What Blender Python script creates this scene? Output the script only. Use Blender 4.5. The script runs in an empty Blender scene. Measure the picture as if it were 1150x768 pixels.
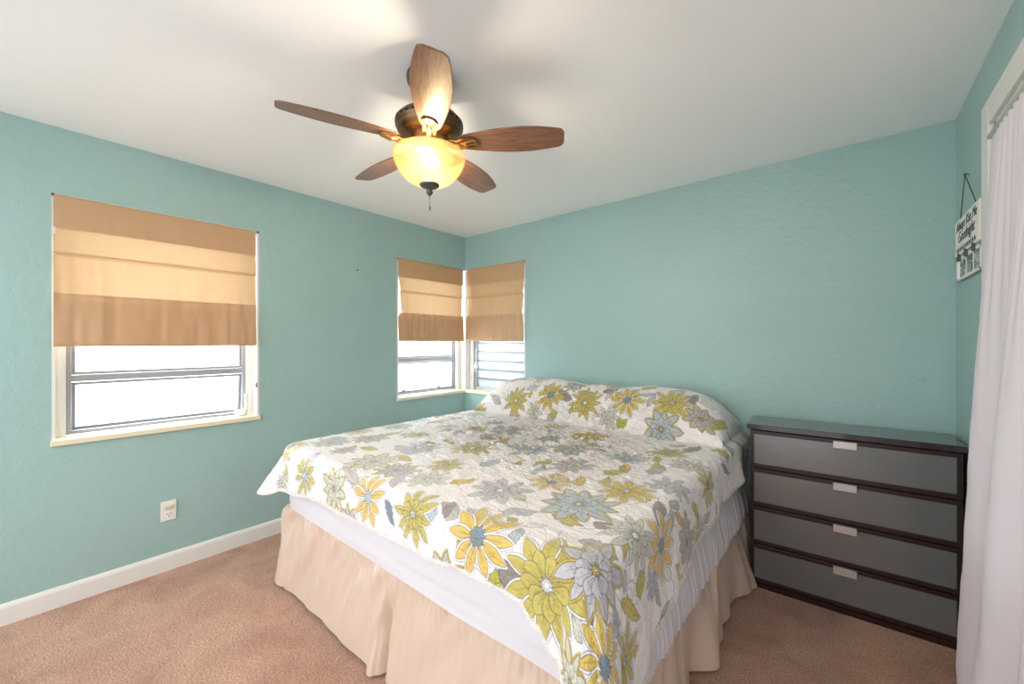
import bpy, bmesh, math, random
import numpy as np
from mathutils import Vector, Matrix

PI = math.pi
R = math.radians
random.seed(7)
S = bpy.context.scene
COL = S.collection

# ------------------------------------------------------------------ camera
cam_data = bpy.data.cameras.new('camera')
cam_data.sensor_width = 36.0
cam_data.lens = 36.0 * 450.0 / 1150.0
cam_data.clip_start = 0.02
cam = bpy.data.objects.new('camera', cam_data)
cam.location = (0.0, 0.0, 1.346)
cam.rotation_euler = (PI / 2, 0, R(39.95))
COL.objects.link(cam)
S.camera = cam

# ------------------------------------------------------------------ view, world, daylight
S.view_settings.view_transform = 'Standard'
S.view_settings.look = 'None'
S.view_settings.gamma = 1.0
S.view_settings.use_curve_mapping = False
S.view_settings.exposure = 0.55
S.cycles.max_bounces = 10
S.cycles.diffuse_bounces = 6
S.cycles.transparent_max_bounces = 12
S.cycles.caustics_reflective = False
S.cycles.caustics_refractive = False
S.cycles.sample_clamp_indirect = 6.0

W = bpy.data.worlds.new('overcast_sky')
S.world = W
W.use_nodes = True
bg = W.node_tree.nodes['Background']
bg.inputs[0].default_value = (0.93, 0.97, 1.0, 1)
bg.inputs[1].default_value = 1.1


def area(name, loc, rot, sx, sy, power, color):
    l = bpy.data.lights.new(name, 'AREA')
    l.shape = 'RECTANGLE'
    l.size, l.size_y = sx, sy
    l.energy = power
    l.color = color
    o = bpy.data.objects.new(name, l)
    o.location = loc
    o.rotation_euler = rot
    COL.objects.link(o)
    return o


# two added fill panels behind the camera, then daylight outside the left and back windows
area('fill_panel_low', (-0.6, -2.9, 1.70), (R(90), 0, 0), 5.0, 1.8, 48, (0.98, 0.985, 1.0))
area('fill_panel_high', (-0.7, -2.7, 3.7), (R(52), 0, 0), 5.0, 2.2, 80, (0.94, 0.97, 1.0))
area('daylight_left_window', (-3.42, 0.52, 1.5), (0, R(-90), 0), 1.25, 0.9, 62, (0.90, 0.95, 1.0))
area('daylight_corner_left_window', (-3.42, 2.5, 1.5), (0, R(-90), 0), 1.25, 0.8, 56, (0.88, 0.94, 1.0))
area('daylight_corner_back_window', (-2.68, 3.25, 1.5), (R(-90), 0, 0), 0.78, 1.25, 30, (0.88, 0.94, 1.0))

# ------------------------------------------------------------------ helpers


def srgb(r, g, b):
    def f(c):
        c /= 255.0
        return c / 12.92 if c <= 0.04045 else ((c + 0.055) / 1.055) ** 2.4
    return (f(r), f(g), f(b), 1.0)


def mat(name, col, rough=0.5, metal=0.0, spec=0.5, coat=0.0, sheen=0.0):
    m = bpy.data.materials.new(name)
    m.use_nodes = True
    b = m.node_tree.nodes['Principled BSDF']
    b.inputs['Base Color'].default_value = col
    b.inputs['Roughness'].default_value = rough
    b.inputs['Metallic'].default_value = metal
    b.inputs['Specular IOR Level'].default_value = spec
    b.inputs['Coat Weight'].default_value = coat
    b.inputs['Sheen Weight'].default_value = sheen
    return m


class N:
    """small node-tree helper"""

    def __init__(self, m):
        self.t = m.node_tree
        self.b = self.t.nodes.get('Principled BSDF')

    def new(self, typ, **kw):
        n = self.t.nodes.new(typ)
        for k, v in kw.items():
            setattr(n, k, v)
        return n

    def link(self, a, b):
        self.t.links.new(a, b)

    def coords(self, scale=(1, 1, 1), rot=(0, 0, 0)):
        tc = self.new('ShaderNodeTexCoord')
        mp = self.new('ShaderNodeMapping')
        mp.inputs['Scale'].default_value = scale
        mp.inputs['Rotation'].default_value = rot
        self.link(tc.outputs['Object'], mp.inputs['Vector'])
        return mp.outputs[0]

    def noise(self, vec, scale, detail=2.0, rough=0.5, dist=0.0):
        n = self.new('ShaderNodeTexNoise')
        n.inputs['Scale'].default_value = scale
        n.inputs['Detail'].default_value = detail
        n.inputs['Roughness'].default_value = rough
        n.inputs['Distortion'].default_value = dist
        self.link(vec, n.inputs['Vector'])
        return n.outputs['Fac']

    def ramp(self, fac, stops):
        r = self.new('ShaderNodeValToRGB')
        e = r.color_ramp.elements
        while len(e) < len(stops):
            e.new(0.5)
        for i, (p, c) in enumerate(stops):
            e[i].position = p
            e[i].color = c
        self.link(fac, r.inputs[0])
        return r.outputs[0]

    def bump(self, h, strength, dist, prev=None):
        b = self.new('ShaderNodeBump')
        b.inputs['Strength'].default_value = strength
        b.inputs['Distance'].default_value = dist
        self.link(h, b.inputs['Height'])
        if prev:
            self.link(prev, b.inputs['Normal'])
        return b.outputs[0]


# ---- materials
def g(v):
    return (v, v, v, 1)


def make_wall_mat():
    m = mat('teal_plaster', srgb(150, 184, 177), 0.42, spec=0.42)
    n = N(m)
    v = n.coords()
    a = n.noise(v, 9.0, 3.0, 0.55, 1.2)
    ra = n.ramp(a, [(0.50, g(0)), (0.56, g(1))])
    b = n.noise(v, 34.0, 3.0, 0.6, 0.6)
    rb = n.ramp(b, [(0.46, g(0)), (0.62, g(1))])
    c = n.noise(v, 160.0, 2.0)
    nm = n.bump(ra, 0.16, 0.004)
    nm = n.bump(rb, 0.16, 0.003, nm)
    nm = n.bump(c, 0.10, 0.001, nm)
    n.link(nm, n.b.inputs['Normal'])
    col = n.ramp(n.noise(v, 1.3, 2.0), [(0.3, srgb(154, 184, 182)), (0.7, srgb(159, 190, 188))])
    n.link(col, n.b.inputs['Base Color'])
    return m


def make_ceiling_mat():
    m = mat('white_ceiling_plaster', srgb(246, 246, 246), 0.7, spec=0.3)
    n = N(m)
    v = n.coords()
    # overlapping fan shaped trowel swirls
    vo = n.new('ShaderNodeTexVoronoi')
    vo.inputs['Scale'].default_value = 3.2
    n.link(v, vo.inputs['Vector'])
    mul = n.new('ShaderNodeMath', operation='MULTIPLY')
    mul.inputs[1].default_value = 95.0
    n.link(vo.outputs['Distance'], mul.inputs[0])
    sn = n.new('ShaderNodeMath', operation='SINE')
    n.link(mul.outputs[0], sn.inputs[0])
    nm = n.bump(sn.outputs[0], 0.035, 0.0012)
    nm = n.bump(n.noise(v, 40.0, 3.0), 0.15, 0.002, nm)
    n.link(nm, n.b.inputs['Normal'])
    return m


def make_carpet_mat():
    m = mat('tan_carpet', srgb(196, 156, 134), 0.95, spec=0.1, sheen=0.25)
    n = N(m)
    v = n.coords()
    fine = n.noise(v, 150.0, 5.0, 0.8)
    cf = n.ramp(fine, [(0.32, srgb(128, 86, 66)), (0.5, srgb(212, 166, 142)), (0.68, srgb(255, 224, 202))])
    big = n.noise(v, 3.2, 4.0, 0.6, 0.6)
    cb = n.ramp(big, [(0.36, srgb(214, 196, 186)), (0.62, srgb(255, 250, 242))])
    mx = n.new('ShaderNodeMix', data_type='RGBA', blend_type='MULTIPLY')
    mx.inputs[0].default_value = 0.75
    n.link(cf, mx.inputs[6])
    n.link(cb, mx.inputs[7])
    n.link(mx.outputs[2], n.b.inputs['Base Color'])
    nm = n.bump(fine, 0.8, 0.012)
    nm = n.bump(n.noise(v, 60.0, 3.0, 0.6), 0.6, 0.012, nm)
    n.link(nm, n.b.inputs['Normal'])
    return m


def fabric_mat(name, col, transl, tcol=None, weave=500.0, rough=0.8, bump=0.15, sheen=0.2, noisecol=None):
    m = mat(name, col, rough, spec=0.25, sheen=sheen)
    n = N(m)
    out = [x for x in n.t.nodes if x.type == 'OUTPUT_MATERIAL'][0]
    v = n.coords()
    nm = n.bump(n.noise(v, weave, 2.0), bump, 0.001)
    n.link(nm, n.b.inputs['Normal'])
    if noisecol:
        vv = n.coords((1, 1, 14))
        n.link(n.ramp(n.noise(vv, 8.0, 3.0), noisecol), n.b.inputs['Base Color'])
    if transl > 0:
        tr = n.new('ShaderNodeBsdfTranslucent')
        tr.inputs[0].default_value = tcol or col
        mx = n.new('ShaderNodeMixShader')
        mx.inputs[0].default_value = transl
        n.link(n.b.outputs[0], mx.inputs[1])
        n.link(tr.outputs[0], mx.inputs[2])
        n.link(mx.outputs[0], out.inputs[0])
    return m


def make_glass_mat(name, col, clear, rough=0.25):
    m = mat(name, col, rough, spec=0.5)
    n = N(m)
    out = [x for x in n.t.nodes if x.type == 'OUTPUT_MATERIAL'][0]
    tl = n.new('ShaderNodeBsdfTranslucent')
    tl.inputs[0].default_value = col
    tp = n.new('ShaderNodeBsdfTransparent')
    tp.inputs[0].default_value = (0.97, 0.99, 1, 1)
    m1 = n.new('ShaderNodeMixShader')
    m1.inputs[0].default_value = clear
    n.link(tl.outputs[0], m1.inputs[1])
    n.link(tp.outputs[0], m1.inputs[2])
    gl = n.new('ShaderNodeBsdfGlossy')
    gl.inputs['Roughness'].default_value = rough
    m2 = n.new('ShaderNodeMixShader')
    m2.inputs[0].default_value = 0.06
    n.link(m1.outputs[0], m2.inputs[1])
    n.link(gl.outputs[0], m2.inputs[2])
    n.link(m2.outputs[0], out.inputs[0])
    return m


def wood_mat(name, c0, c1, scale, rough=0.4, bump=0.1, coat=0.0, spec=0.5):
    m = mat(name, c0, rough, coat=coat, spec=spec)
    n = N(m)
    v = n.coords(scale)
    f = n.noise(v, 6.0, 5.0, 0.65, 0.8)
    n.link(n.ramp(f, [(0.35, c0), (0.65, c1)]), n.b.inputs['Base Color'])
    n.link(n.bump(f, bump, 0.001), n.b.inputs['Normal'])
    return m


M = {}
M['wall'] = make_wall_mat()
M['ceiling'] = make_ceiling_mat()
M['carpet'] = make_carpet_mat()
M['white'] = mat('white_paint', srgb(226, 225, 221), 0.4)
M['cream'] = mat('cream_stone_sill', srgb(232, 222, 190), 0.35)
M['alu'] = mat('mill_aluminium', srgb(168, 170, 177), 0.45, 0.45)
M['pane'] = make_glass_mat('frosted_glass', (0.40, 0.415, 0.42, 1), 0.48)
M['louver'] = make_glass_mat('louver_glass', (0.28, 0.295, 0.29, 1), 0.13)
M['shade'] = fabric_mat('tan_shade_linen', srgb(200, 165, 125), 0.075, srgb(250, 205, 155), 600, sheen=0.1,
                        noisecol=[(0.3, srgb(202, 168, 130)), (0.7, srgb(207, 173, 134))])
M['shade_double'] = fabric_mat('tan_shade_linen_double', srgb(200, 166, 130), 0.10, srgb(225, 150, 100), 600, sheen=0.1)
M['sheet'] = fabric_mat('white_cotton_sheet', srgb(216, 213, 219), 0, None, 700, 0.75)
M['skirt'] = fabric_mat('cream_satin_skirt', srgb(220, 196, 178), 0.08, srgb(240, 205, 160), 700, 0.3)
M['skirt'].node_tree.nodes['Principled BSDF'].inputs['Specular IOR Level'].default_value = 0.9
M['curtain'] = fabric_mat('white_curtain_voile', srgb(244, 238, 246), 0.25, srgb(240, 228, 230), 800, 0.8)
M['bronze'] = mat('antique_bronze', srgb(112, 88, 62), 0.38, 0.85)
M['brass'] = mat('aged_brass', srgb(168, 132, 84), 0.33, 0.85)
M['pewter'] = mat('dark_pewter', srgb(92, 98, 92), 0.4, 0.8)
M['blade'] = wood_mat('walnut_blade', srgb(98, 66, 50), srgb(142, 102, 78), (2.2, 26, 26), 0.35, coat=0.15)
M['espresso'] = wood_mat('espresso_wood', srgb(38, 20, 22), srgb(54, 31, 31), (3, 40, 40), 0.32)
M['espresso_top'] = wood_mat('espresso_gloss_top', srgb(46, 38, 40), srgb(58, 48, 50), (3, 40, 40), 0.2, 0.04, coat=0.6)
M['frost'] = mat('frosted_drawer_glass', srgb(104, 105, 106), 0.2, spec=0.9, coat=1.0)
M['frost'].node_tree.nodes['Principled BSDF'].inputs['Coat Roughness'].default_value = 0.25
M['handle'] = mat('brushed_handle', srgb(205, 196, 196), 0.35, 0.6)
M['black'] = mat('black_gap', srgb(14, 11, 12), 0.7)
M['plastic'] = mat('white_plastic', srgb(236, 234, 226), 0.35)
M['beige'] = mat('beige_plastic', srgb(206, 200, 178), 0.45)
M['slot'] = mat('dark_slot', srgb(28, 30, 32), 0.6)
M['string'] = mat('black_string', srgb(42, 40, 40), 0.8)
M['cordw'] = mat('white_cord', srgb(215, 212, 205), 0.7)
M['red'] = mat('red_brown_bead', srgb(150, 58, 48), 0.4)
M['signwood'] = mat('whitewashed_board', srgb(236, 234, 228), 0.6)
M['ink'] = mat('charcoal_ink', srgb(84, 88, 90), 0.7)


def mk_photo():
    m = mat('grey_photo_print', srgb(150, 155, 158), 0.4)
    n = N(m)
    v = n.coords()
    n.link(n.ramp(n.noise(v, 42.0, 3.0, 0.6, 1.0), [(0.42, srgb(62, 74, 80)), (0.5, srgb(130, 142, 146)), (0.6, srgb(205, 212, 212))]),
           n.b.inputs['Base Color'])
    return m


M['photo'] = mk_photo()


def mk_bowl():
    m = bpy.data.materials.new('amber_frosted_bowl')
    m.use_nodes = True
    n = N(m)
    n.t.nodes.remove(n.b)
    out = [x for x in n.t.nodes if x.type == 'OUTPUT_MATERIAL'][0]
    tl = n.new('ShaderNodeBsdfTranslucent')
    tl.inputs[0].default_value = (0.16, 0.115, 0.05, 1)
    gl = n.new('ShaderNodeBsdfPrincipled')
    gl.inputs['Base Color'].default_value = srgb(176, 140, 78)
    gl.inputs['Roughness'].default_value = 0.25
    gl.inputs['Emission Color'].default_value = (1.0, 0.66, 0.30, 1)
    gl.inputs['Emission Strength'].default_value = 0.25
    mx = n.new('ShaderNodeMixShader')
    mx.inputs[0].default_value = 0.45
    n.link(tl.outputs[0], mx.inputs[1])
    n.link(gl.outputs[0], mx.inputs[2])
    tp = n.new('ShaderNodeBsdfTransparent')
    tp.inputs[0].default_value = (1.0, 0.94, 0.82, 1)
    m2 = n.new('ShaderNodeMixShader')
    m2.inputs[0].default_value = 0.72
    n.link(mx.outputs[0], m2.inputs[1])
    n.link(tp.outputs[0], m2.inputs[2])
    n.link(m2.outputs[0], out.inputs[0])
    return m


M['bowl'] = mk_bowl()


# ---- geometry
def bx(bm, x0, x1, y0, y1, z0, z1, rot=None, org=None, bev=0.0):
    r = bmesh.ops.create_cube(bm, size=1.0)
    vs = r['verts']
    c = Vector(((x0 + x1) / 2, (y0 + y1) / 2, (z0 + z1) / 2))
    for v in vs:
        v.co = Vector((v.co.x * (x1 - x0), v.co.y * (y1 - y0), v.co.z * (z1 - z0))) + c
    if bev > 0:
        es = list({e for v in vs for e in v.link_edges})
        rr = bmesh.ops.bevel(bm, geom=es, offset=bev, segments=2, profile=0.5, affect='EDGES')
        vs = list({v for f in rr['faces'] for v in f.verts} | {v for v in vs if v.is_valid})
    if rot is not None:
        bmesh.ops.transform(bm, matrix=Matrix.Translation(org) @ rot @ Matrix.Translation(-Vector(org)), verts=vs)
    return vs


def tube(bm, pts, rad, seg=8, cap=True):
    pts = [Vector(p) for p in pts]
    rads = rad if isinstance(rad, (list, tuple)) else [rad] * len(pts)
    rings = []
    up = None
    for i, p in enumerate(pts):
        d = (pts[min(i + 1, len(pts) - 1)] - pts[max(i - 1, 0)]).normalized()
        if up is None:
            up = Vector((0, 0, 1)) if abs(d.z) < 0.9 else Vector((1, 0, 0))
        a = d.cross(up).normalized()
        b = a.cross(d).normalized()
        up = b
        rings.append([bm.verts.new(p + (a * math.cos(2 * PI * k / seg) + b * math.sin(2 * PI * k / seg)) * rads[i]) for k in range(seg)])
    for r0, r1 in zip(rings, rings[1:]):
        for k in range(seg):
            bm.faces.new((r0[k], r0[(k + 1) % seg], r1[(k + 1) % seg], r1[k]))
    if cap:
        bm.faces.new(rings[0][::-1])
        bm.faces.new(rings[-1])


def lathe(bm, prof, seg=48, c=(0, 0)):
    rings = []
    for r, z in prof:
        if r < 1e-5:
            rings.append([bm.verts.new((c[0], c[1], z))])
        else:
            rings.append([bm.verts.new((c[0] + r * math.cos(2 * PI * k / seg), c[1] + r * math.sin(2 * PI * k / seg), z)) for k in range(seg)])
    for a, b in zip(rings, rings[1:]):
        for k in range(seg):
            k2 = (k + 1) % seg
            if len(a) == 1 and len(b) == 1:
                continue
            if len(a) == 1:
                bm.faces.new((a[0], b[k2], b[k]))
            elif len(b) == 1:
                bm.faces.new((a[k], a[k2], b[0]))
            else:
                bm.faces.new((a[k], a[k2], b[k2], b[k]))


def obj(name, bm, m, parent=None, smooth=False, autosmooth=None, bevel=0.0):
    bmesh.ops.recalc_face_normals(bm, faces=bm.faces[:])
    me = bpy.data.meshes.new(name)
    bm.to_mesh(me)
    bm.free()
    me.materials.append(m)
    if smooth:
        me.polygons.foreach_set('use_smooth', [True] * len(me.polygons))
    o = bpy.data.objects.new(name, me)
    COL.objects.link(o)
    if parent:
        o.parent = parent
    if bevel > 0:
        md = o.modifiers.new('bevel', 'BEVEL')
        md.width = bevel
        md.segments = 2
        md.limit_method = 'ANGLE'
    return o


def grid_mesh(name, P, m, parent=None, smooth=True, colors=None, solid=0.0, alpha=None):
    """P: array (ny, nx, 3)"""
    ny, nx = P.shape[:2]
    me = bpy.data.meshes.new(name)
    nv = nx * ny
    i = np.arange((ny - 1) * (nx - 1))
    r, c = i // (nx - 1), i % (nx - 1)
    a = r * nx + c
    q = np.stack([a, a + 1, a + nx + 1, a + nx], 1).astype(np.int32)
    me.vertices.add(nv)
    me.vertices.foreach_set('co', P.reshape(-1).astype(np.float32))
    me.loops.add(q.size)
    me.loops.foreach_set('vertex_index', q.reshape(-1))
    me.polygons.add(len(q))
    me.polygons.foreach_set('loop_start', (np.arange(len(q)) * 4).astype(np.int32))
    me.polygons.foreach_set('use_smooth', np.ones(len(q), dtype=bool))
    me.update(calc_edges=True)
    me.validate()
    if colors is not None:
        ca = me.color_attributes.new('print', 'FLOAT_COLOR', 'POINT')
        buf = np.ones((nv, 4), dtype=np.float32)
        buf[:, :3] = colors.reshape(-1, 3)
        if alpha is not None:
            buf[:, 3] = alpha.reshape(-1)
        ca.data.foreach_set('color', buf.reshape(-1))
    me.materials.append(m)
    o = bpy.data.objects.new(name, me)
    COL.objects.link(o)
    if parent:
        o.parent = parent
    if solid:
        md = o.modifiers.new('thickness', 'SOLIDIFY')
        md.thickness = solid
        md.offset = -1
    return o


def empty(name, loc=(0, 0, 0), rz=0.0):
    o = bpy.data.objects.new(name, None)
    o.empty_display_size = 0.1
    o.location = loc
    o.rotation_euler = (0, 0, rz)
    COL.objects.link(o)
    return o


def tag(o, label=None, cat=None, group=None, kind=None):
    if label: o['label'] = label
    if cat: o['category'] = cat
    if group: o['group'] = group
    if kind: o['kind'] = kind
    return o


# ------------------------------------------------------------------ room shell
XL, XR, YB, YN, ZC = -3.082, 0.408, 2.911, -0.85, 2.44
T = 0.2
WZ0, WZ1 = 0.83, 2.10                       # window opening heights
W1 = (0.058, 0.989)                          # opening on the left wall (Y)
W2 = (2.082, YB)                             # corner opening, left wall (Y)
W3 = (XL, -2.279)                            # corner opening, back wall (X)
W4 = (-3.0, 0.34, 0.04, 2.36)              # opening added behind the camera for the fill light (X, Z)
DO = (0.55, 2.225, 2.135)                    # closet opening in the right wall (Y0, Y1, height)


def cells(cuts_a, cuts_z, holes):
    res = []
    for a0, a1 in zip(cuts_a, cuts_a[1:]):
        for z0, z1 in zip(cuts_z, cuts_z[1:]):
            am, zm = (a0 + a1) / 2, (z0 + z1) / 2
            if any(h[0] < am < h[1] and h[2] < zm < h[3] for h in holes):
                continue
            res.append((a0, a1, z0, z1))
    return res


def structure(name, bm, m, parent=None, **k):
    o = obj(name, bm, m, parent, **k)
    if not parent:
        o['kind'] = 'structure'
    return o


bm = bmesh.new()
for a0, a1, z0, z1 in cells([YN - T, W1[0], W1[1], W2[0], YB + T], [0, WZ0, WZ1, ZC], [(*W1, WZ0, WZ1), (W2[0], YB + T, WZ0, WZ1)]):
    bx(bm, XL - T, XL, a0, a1, z0, z1)
structure('wall_left', bm, M['wall'])
bm = bmesh.new()
for a0, a1, z0, z1 in cells([XL, W3[1], XR], [0, WZ0, WZ1, ZC], [(XL, W3[1], WZ0, WZ1)]):
    bx(bm, a0, a1, YB, YB + T, z0, z1)
structure('wall_back', bm, M['wall'])
bm = bmesh.new()
for a0, a1, z0, z1 in cells([YN - T, DO[0], DO[1], YB + T], [0, DO[2], ZC], [(DO[0], DO[1], 0, DO[2])]):
    bx(bm, XR, XR + 0.12, a0, a1, z0, z1)
structure('wall_right', bm, M['wall'])
bm = bmesh.new()
for a0, a1, z0, z1 in cells([XL, W4[0], W4[1], XR], [0, W4[2], W4[3], ZC], [W4]):
    bx(bm, a0, a1, YN - 0.12, YN, z0, z1)
structure('wall_near', bm, M['wall'])
bm = bmesh.new()
bx(bm, XL - T, XR + 0.9, YN - T, YB + T, ZC, ZC + 0.1)
structure('ceiling', bm, M['ceiling'])
bm = bmesh.new()
bx(bm, XL - T, XR + 0.9, YN - T, YB + T, -0.1, 0.0)
structure('floor', bm, M['carpet'])
# closet behind the curtain
bm = bmesh.new()
bx(bm, XR + 0.75, XR + 0.8, DO[0] - 0.3, DO[1] + 0.3, 0, ZC)
bx(bm, XR + 0.12, XR + 0.75, DO[0] - 0.35, DO[0] - 0.3, 0, ZC)
bx(bm, XR + 0.12, XR + 0.75, DO[1] + 0.3, DO[1] + 0.35, 0, ZC)
structure('wall_closet', bm, M['white'])


def baseboard(name, p0, p1, inward):
    """profiled board between p0 and p1; inward = unit vector into the room"""
    bm = bmesh.new()
    prof = [(0, 0), (0.014, 0), (0.014, 0.082), (0.011, 0.092), (0.006, 0.099), (0, 0.101)]
    rings = []
    for p in (p0, p1):
        rings.append([bm.verts.new((p[0] + inward[0] * a, p[1] + inward[1] * a, z)) for a, z in prof])
    k = len(prof)
    for i in range(k):
        bm.faces.new((rings[0][i], rings[0][(i + 1) % k], rings[1][(i + 1) % k], rings[1][i]))
    bm.faces.new(rings[0][::-1])
    bm.faces.new(rings[1])
    structure(name, bm, M['white'])


baseboard('baseboard_left', (XL, YN), (XL, YB), (1, 0))
baseboard('baseboard_back', (XL + 0.014, YB), (XR, YB), (0, -1))
baseboard('baseboard_right', (XR, DO[1] + 0.1), (XR, YB - 0.014), (-1, 0))
baseboard('baseboard_near', (XL + 0.014, YN), (XR, YN), (0, 1))

# closet casing
bm = bmesh.new()
cw = 0.095
for y0, y1, z0, z1 in ((DO[1], DO[1] + cw, 0, DO[2] + cw), (DO[0] - cw, DO[0], 0, DO[2] + cw), (DO[0], DO[1], DO[2], DO[2] + cw)):
    bx(bm, XR - 0.018, XR, y0, y1, z0, z1, bev=0.004)
bx(bm, XR - 0.002, XR + 0.12, DO[1] - 0.016, DO[1] + 0.002, 0, DO[2])
bx(bm, XR - 0.002, XR + 0.12, DO[0] - 0.002, DO[0] + 0.016, 0, DO[2])
bx(bm, XR - 0.002, XR + 0.12, DO[0], DO[1], DO[2] - 0.016, DO[2] + 0.002)
o = structure('trim_1', bm, M['white'])


# ---- windows.  'depth' axis points outward; t = along wall
def frame_box(bm, axis, t0, t1, d0, d1, z0, z1, **k):
    if axis == 'L':      # left wall : t = Y, outward -X
        return bx(bm, XL - d1, XL - d0, t0, t1, z0, z1, **k)
    if axis == 'B':      # back wall : t = X, outward +Y
        return bx(bm, t0, t1, YB + d0, YB + d1, z0, z1, **k)
    return bx(bm, t0, t1, YN - d1, YN - d0, z0, z1, **k)


def liner(axis, t0, t1, z0, z1, root, left=True, right=True):
    bm = bmesh.new()
    th = 0.013
    frame_box(bm, axis, t0, t1, 0.0, 0.19, z1 - th, z1)
    frame_box(bm, axis, t0, t1, 0.0, 0.19, z0, z0 + th)
    if left:
        frame_box(bm, axis, t0, t0 + th, 0.0, 0.19, z0, z1)
    if right:
        frame_box(bm, axis, t1 - th, t1, 0.0, 0.19, z0, z1)
    obj('window_reveal', bm, M['white'], root)


def sill(axis, t0, t1, root, e0=0.004, e1=0.004):
    bm = bmesh.new()
    frame_box(bm, axis, t0 - e0, t1 + e1, -0.016, 0.12, WZ0 - 0.012, WZ0 + 0.016, bev=0.003)
    obj('window_sill', bm, M['cream'], root)


def awning(axis, t0, t1, zs, root, open_last=0.0, dd=0.105):
    """aluminium awning window: fixed frame plus stacked sashes between the heights zs (top down)"""
    fw = 0.020
    bm = bmesh.new()
    for a, b, c, d in ((t0, t0 + fw, zs[-1], zs[0]), (t1 - fw, t1, zs[-1], zs[0]), (t0 + fw, t1 - fw, zs[0] - fw, zs[0]), (t0 + fw, t1 - fw, zs[-1], zs[-1] + fw)):
        frame_box(bm, axis, a, b, dd, dd + 0.045, c, d, bev=0.003)
    for z in zs[1:-1]:
        frame_box(bm, axis, t0 + fw, t1 - fw, dd + 0.001, dd + 0.03, z - 0.018, z + 0.018, bev=0.003)
    obj('window_frame', bm, M['alu'], root)
    for i, (za, zb) in enumerate(zip(zs, zs[1:])):
        ang = open_last if i == len(zs) - 2 else 0.0
        zt = za - 0.02
        if axis == 'L':
            org = Vector((XL - dd - 0.03, (t0 + t1) / 2, zt)); rot = Matrix.Rotation(ang, 4, 'Y')
        else:
            org = Vector(((t0 + t1) / 2, YB + dd + 0.03, zt)); rot = Matrix.Rotation(ang, 4, 'X')
        s = 0.014
        a, b, c, d = t0 + fw + 0.001, t1 - fw - 0.001, zb + 0.02, zt
        bm = bmesh.new()
        for q in ((a, a + s, c, d), (b - s, b, c, d), (a + s, b - s, d - s, d), (a + s, b - s, c, c + s)):
            frame_box(bm, axis, q[0], q[1], dd + 0.012, dd + 0.034, q[2], q[3], rot=rot, org=org)
        sash = obj('window_sash', bm, M['alu'], root)
        bm = bmesh.new()
        frame_box(bm, axis, a + s * 0.6, b - s * 0.6, dd + 0.021, dd + 0.025, c + s * 0.6, d - s * 0.6, rot=rot, org=org)
        obj('pane', bm, M['pane'], sash)


# window_1 : left wall
w1 = empty('window_1', (0, 0, 0)); w1['kind'] = 'structure'
liner('L', W1[0], W1[1], WZ0, WZ1, w1)
sill('L', W1[0], W1[1], w1)
awning('L', W1[0] + 0.052, W1[1] - 0.05, [2.085, 1.15, WZ0 + 0.02], w1, open_last=R(7))
bm = bmesh.new()      # white mullion strip beside the frame
frame_box(bm, 'L', W1[1] - 0.05, W1[1] - 0.013, 0.075, 0.15, WZ0 + 0.01, WZ1 - 0.01)
frame_box(bm, 'L', W1[0] + 0.013, W1[0] + 0.052, 0.085, 0.15, WZ0 + 0.01, WZ1 - 0.01)
obj('window_stop', bm, M['white'], w1)
bm = bmesh.new()      # crank operator
cy, cz = W1[1] - 0.085, WZ0 + 0.045
bx(bm, XL - 0.10, XL - 0.07, cy - 0.035, cy + 0.03, cz - 0.02, cz + 0.012, bev=0.004)
tube(bm, [(XL - 0.085, cy, cz), (XL - 0.055, cy + 0.01, cz + 0.01), (XL - 0.045, cy + 0.02, cz + 0.035)], 0.007, 8)
tube(bm, [(XL - 0.045, cy + 0.02, cz + 0.02), (XL - 0.042, cy + 0.02, cz + 0.12)], [0.009, 0.011], 10)
tube(bm, [(XL - 0.08, cy - 0.03, cz), (XL - 0.10, cy - 0.12, cz - 0.008)], 0.004, 6)
obj('crank_operator', bm, M['plastic'], w1, smooth=False)

# window_2 : corner, left wall
w2 = empty('window_2'); w2['kind'] = 'structure'
liner('L', W2[0], W2[1], WZ0, WZ1, w2, right=False)
sill('L', W2[0], W2[1], w2, e1=-0.0)
awning('L', W2[0] + 0.015, W2[1] - 0.045, [2.085, 1.175, WZ0 + 0.02], w2)
bm = bmesh.new()
for yy in (2.2, 2.62):
    bx(bm, XL - 0.10, XL - 0.085, yy, yy + 0.03, WZ0 + 0.055, WZ0 + 0.07, bev=0.003)
bx(bm, XL - 0.10, XL - 0.07, W2[0] + 0.03, W2[0] + 0.05, WZ0 + 0.12, WZ0 + 0.14, bev=0.003)
obj('window_latch', bm, M['pewter'], w2)
# corner post
bm = bmesh.new()
bx(bm, XL - 0.15, XL - 0.003, YB + 0.003, YB + 0.15, WZ0, WZ1)
bx(bm, XL - 0.15, XL - 0.07, YB - 0.045, YB + 0.003, WZ0, WZ1, bev=0.004)
bx(bm, XL - 0.003, XL + 0.045, YB + 0.07, YB + 0.15, WZ0, WZ1, bev=0.004)
structure('trim_2', bm, M['white'])

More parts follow.
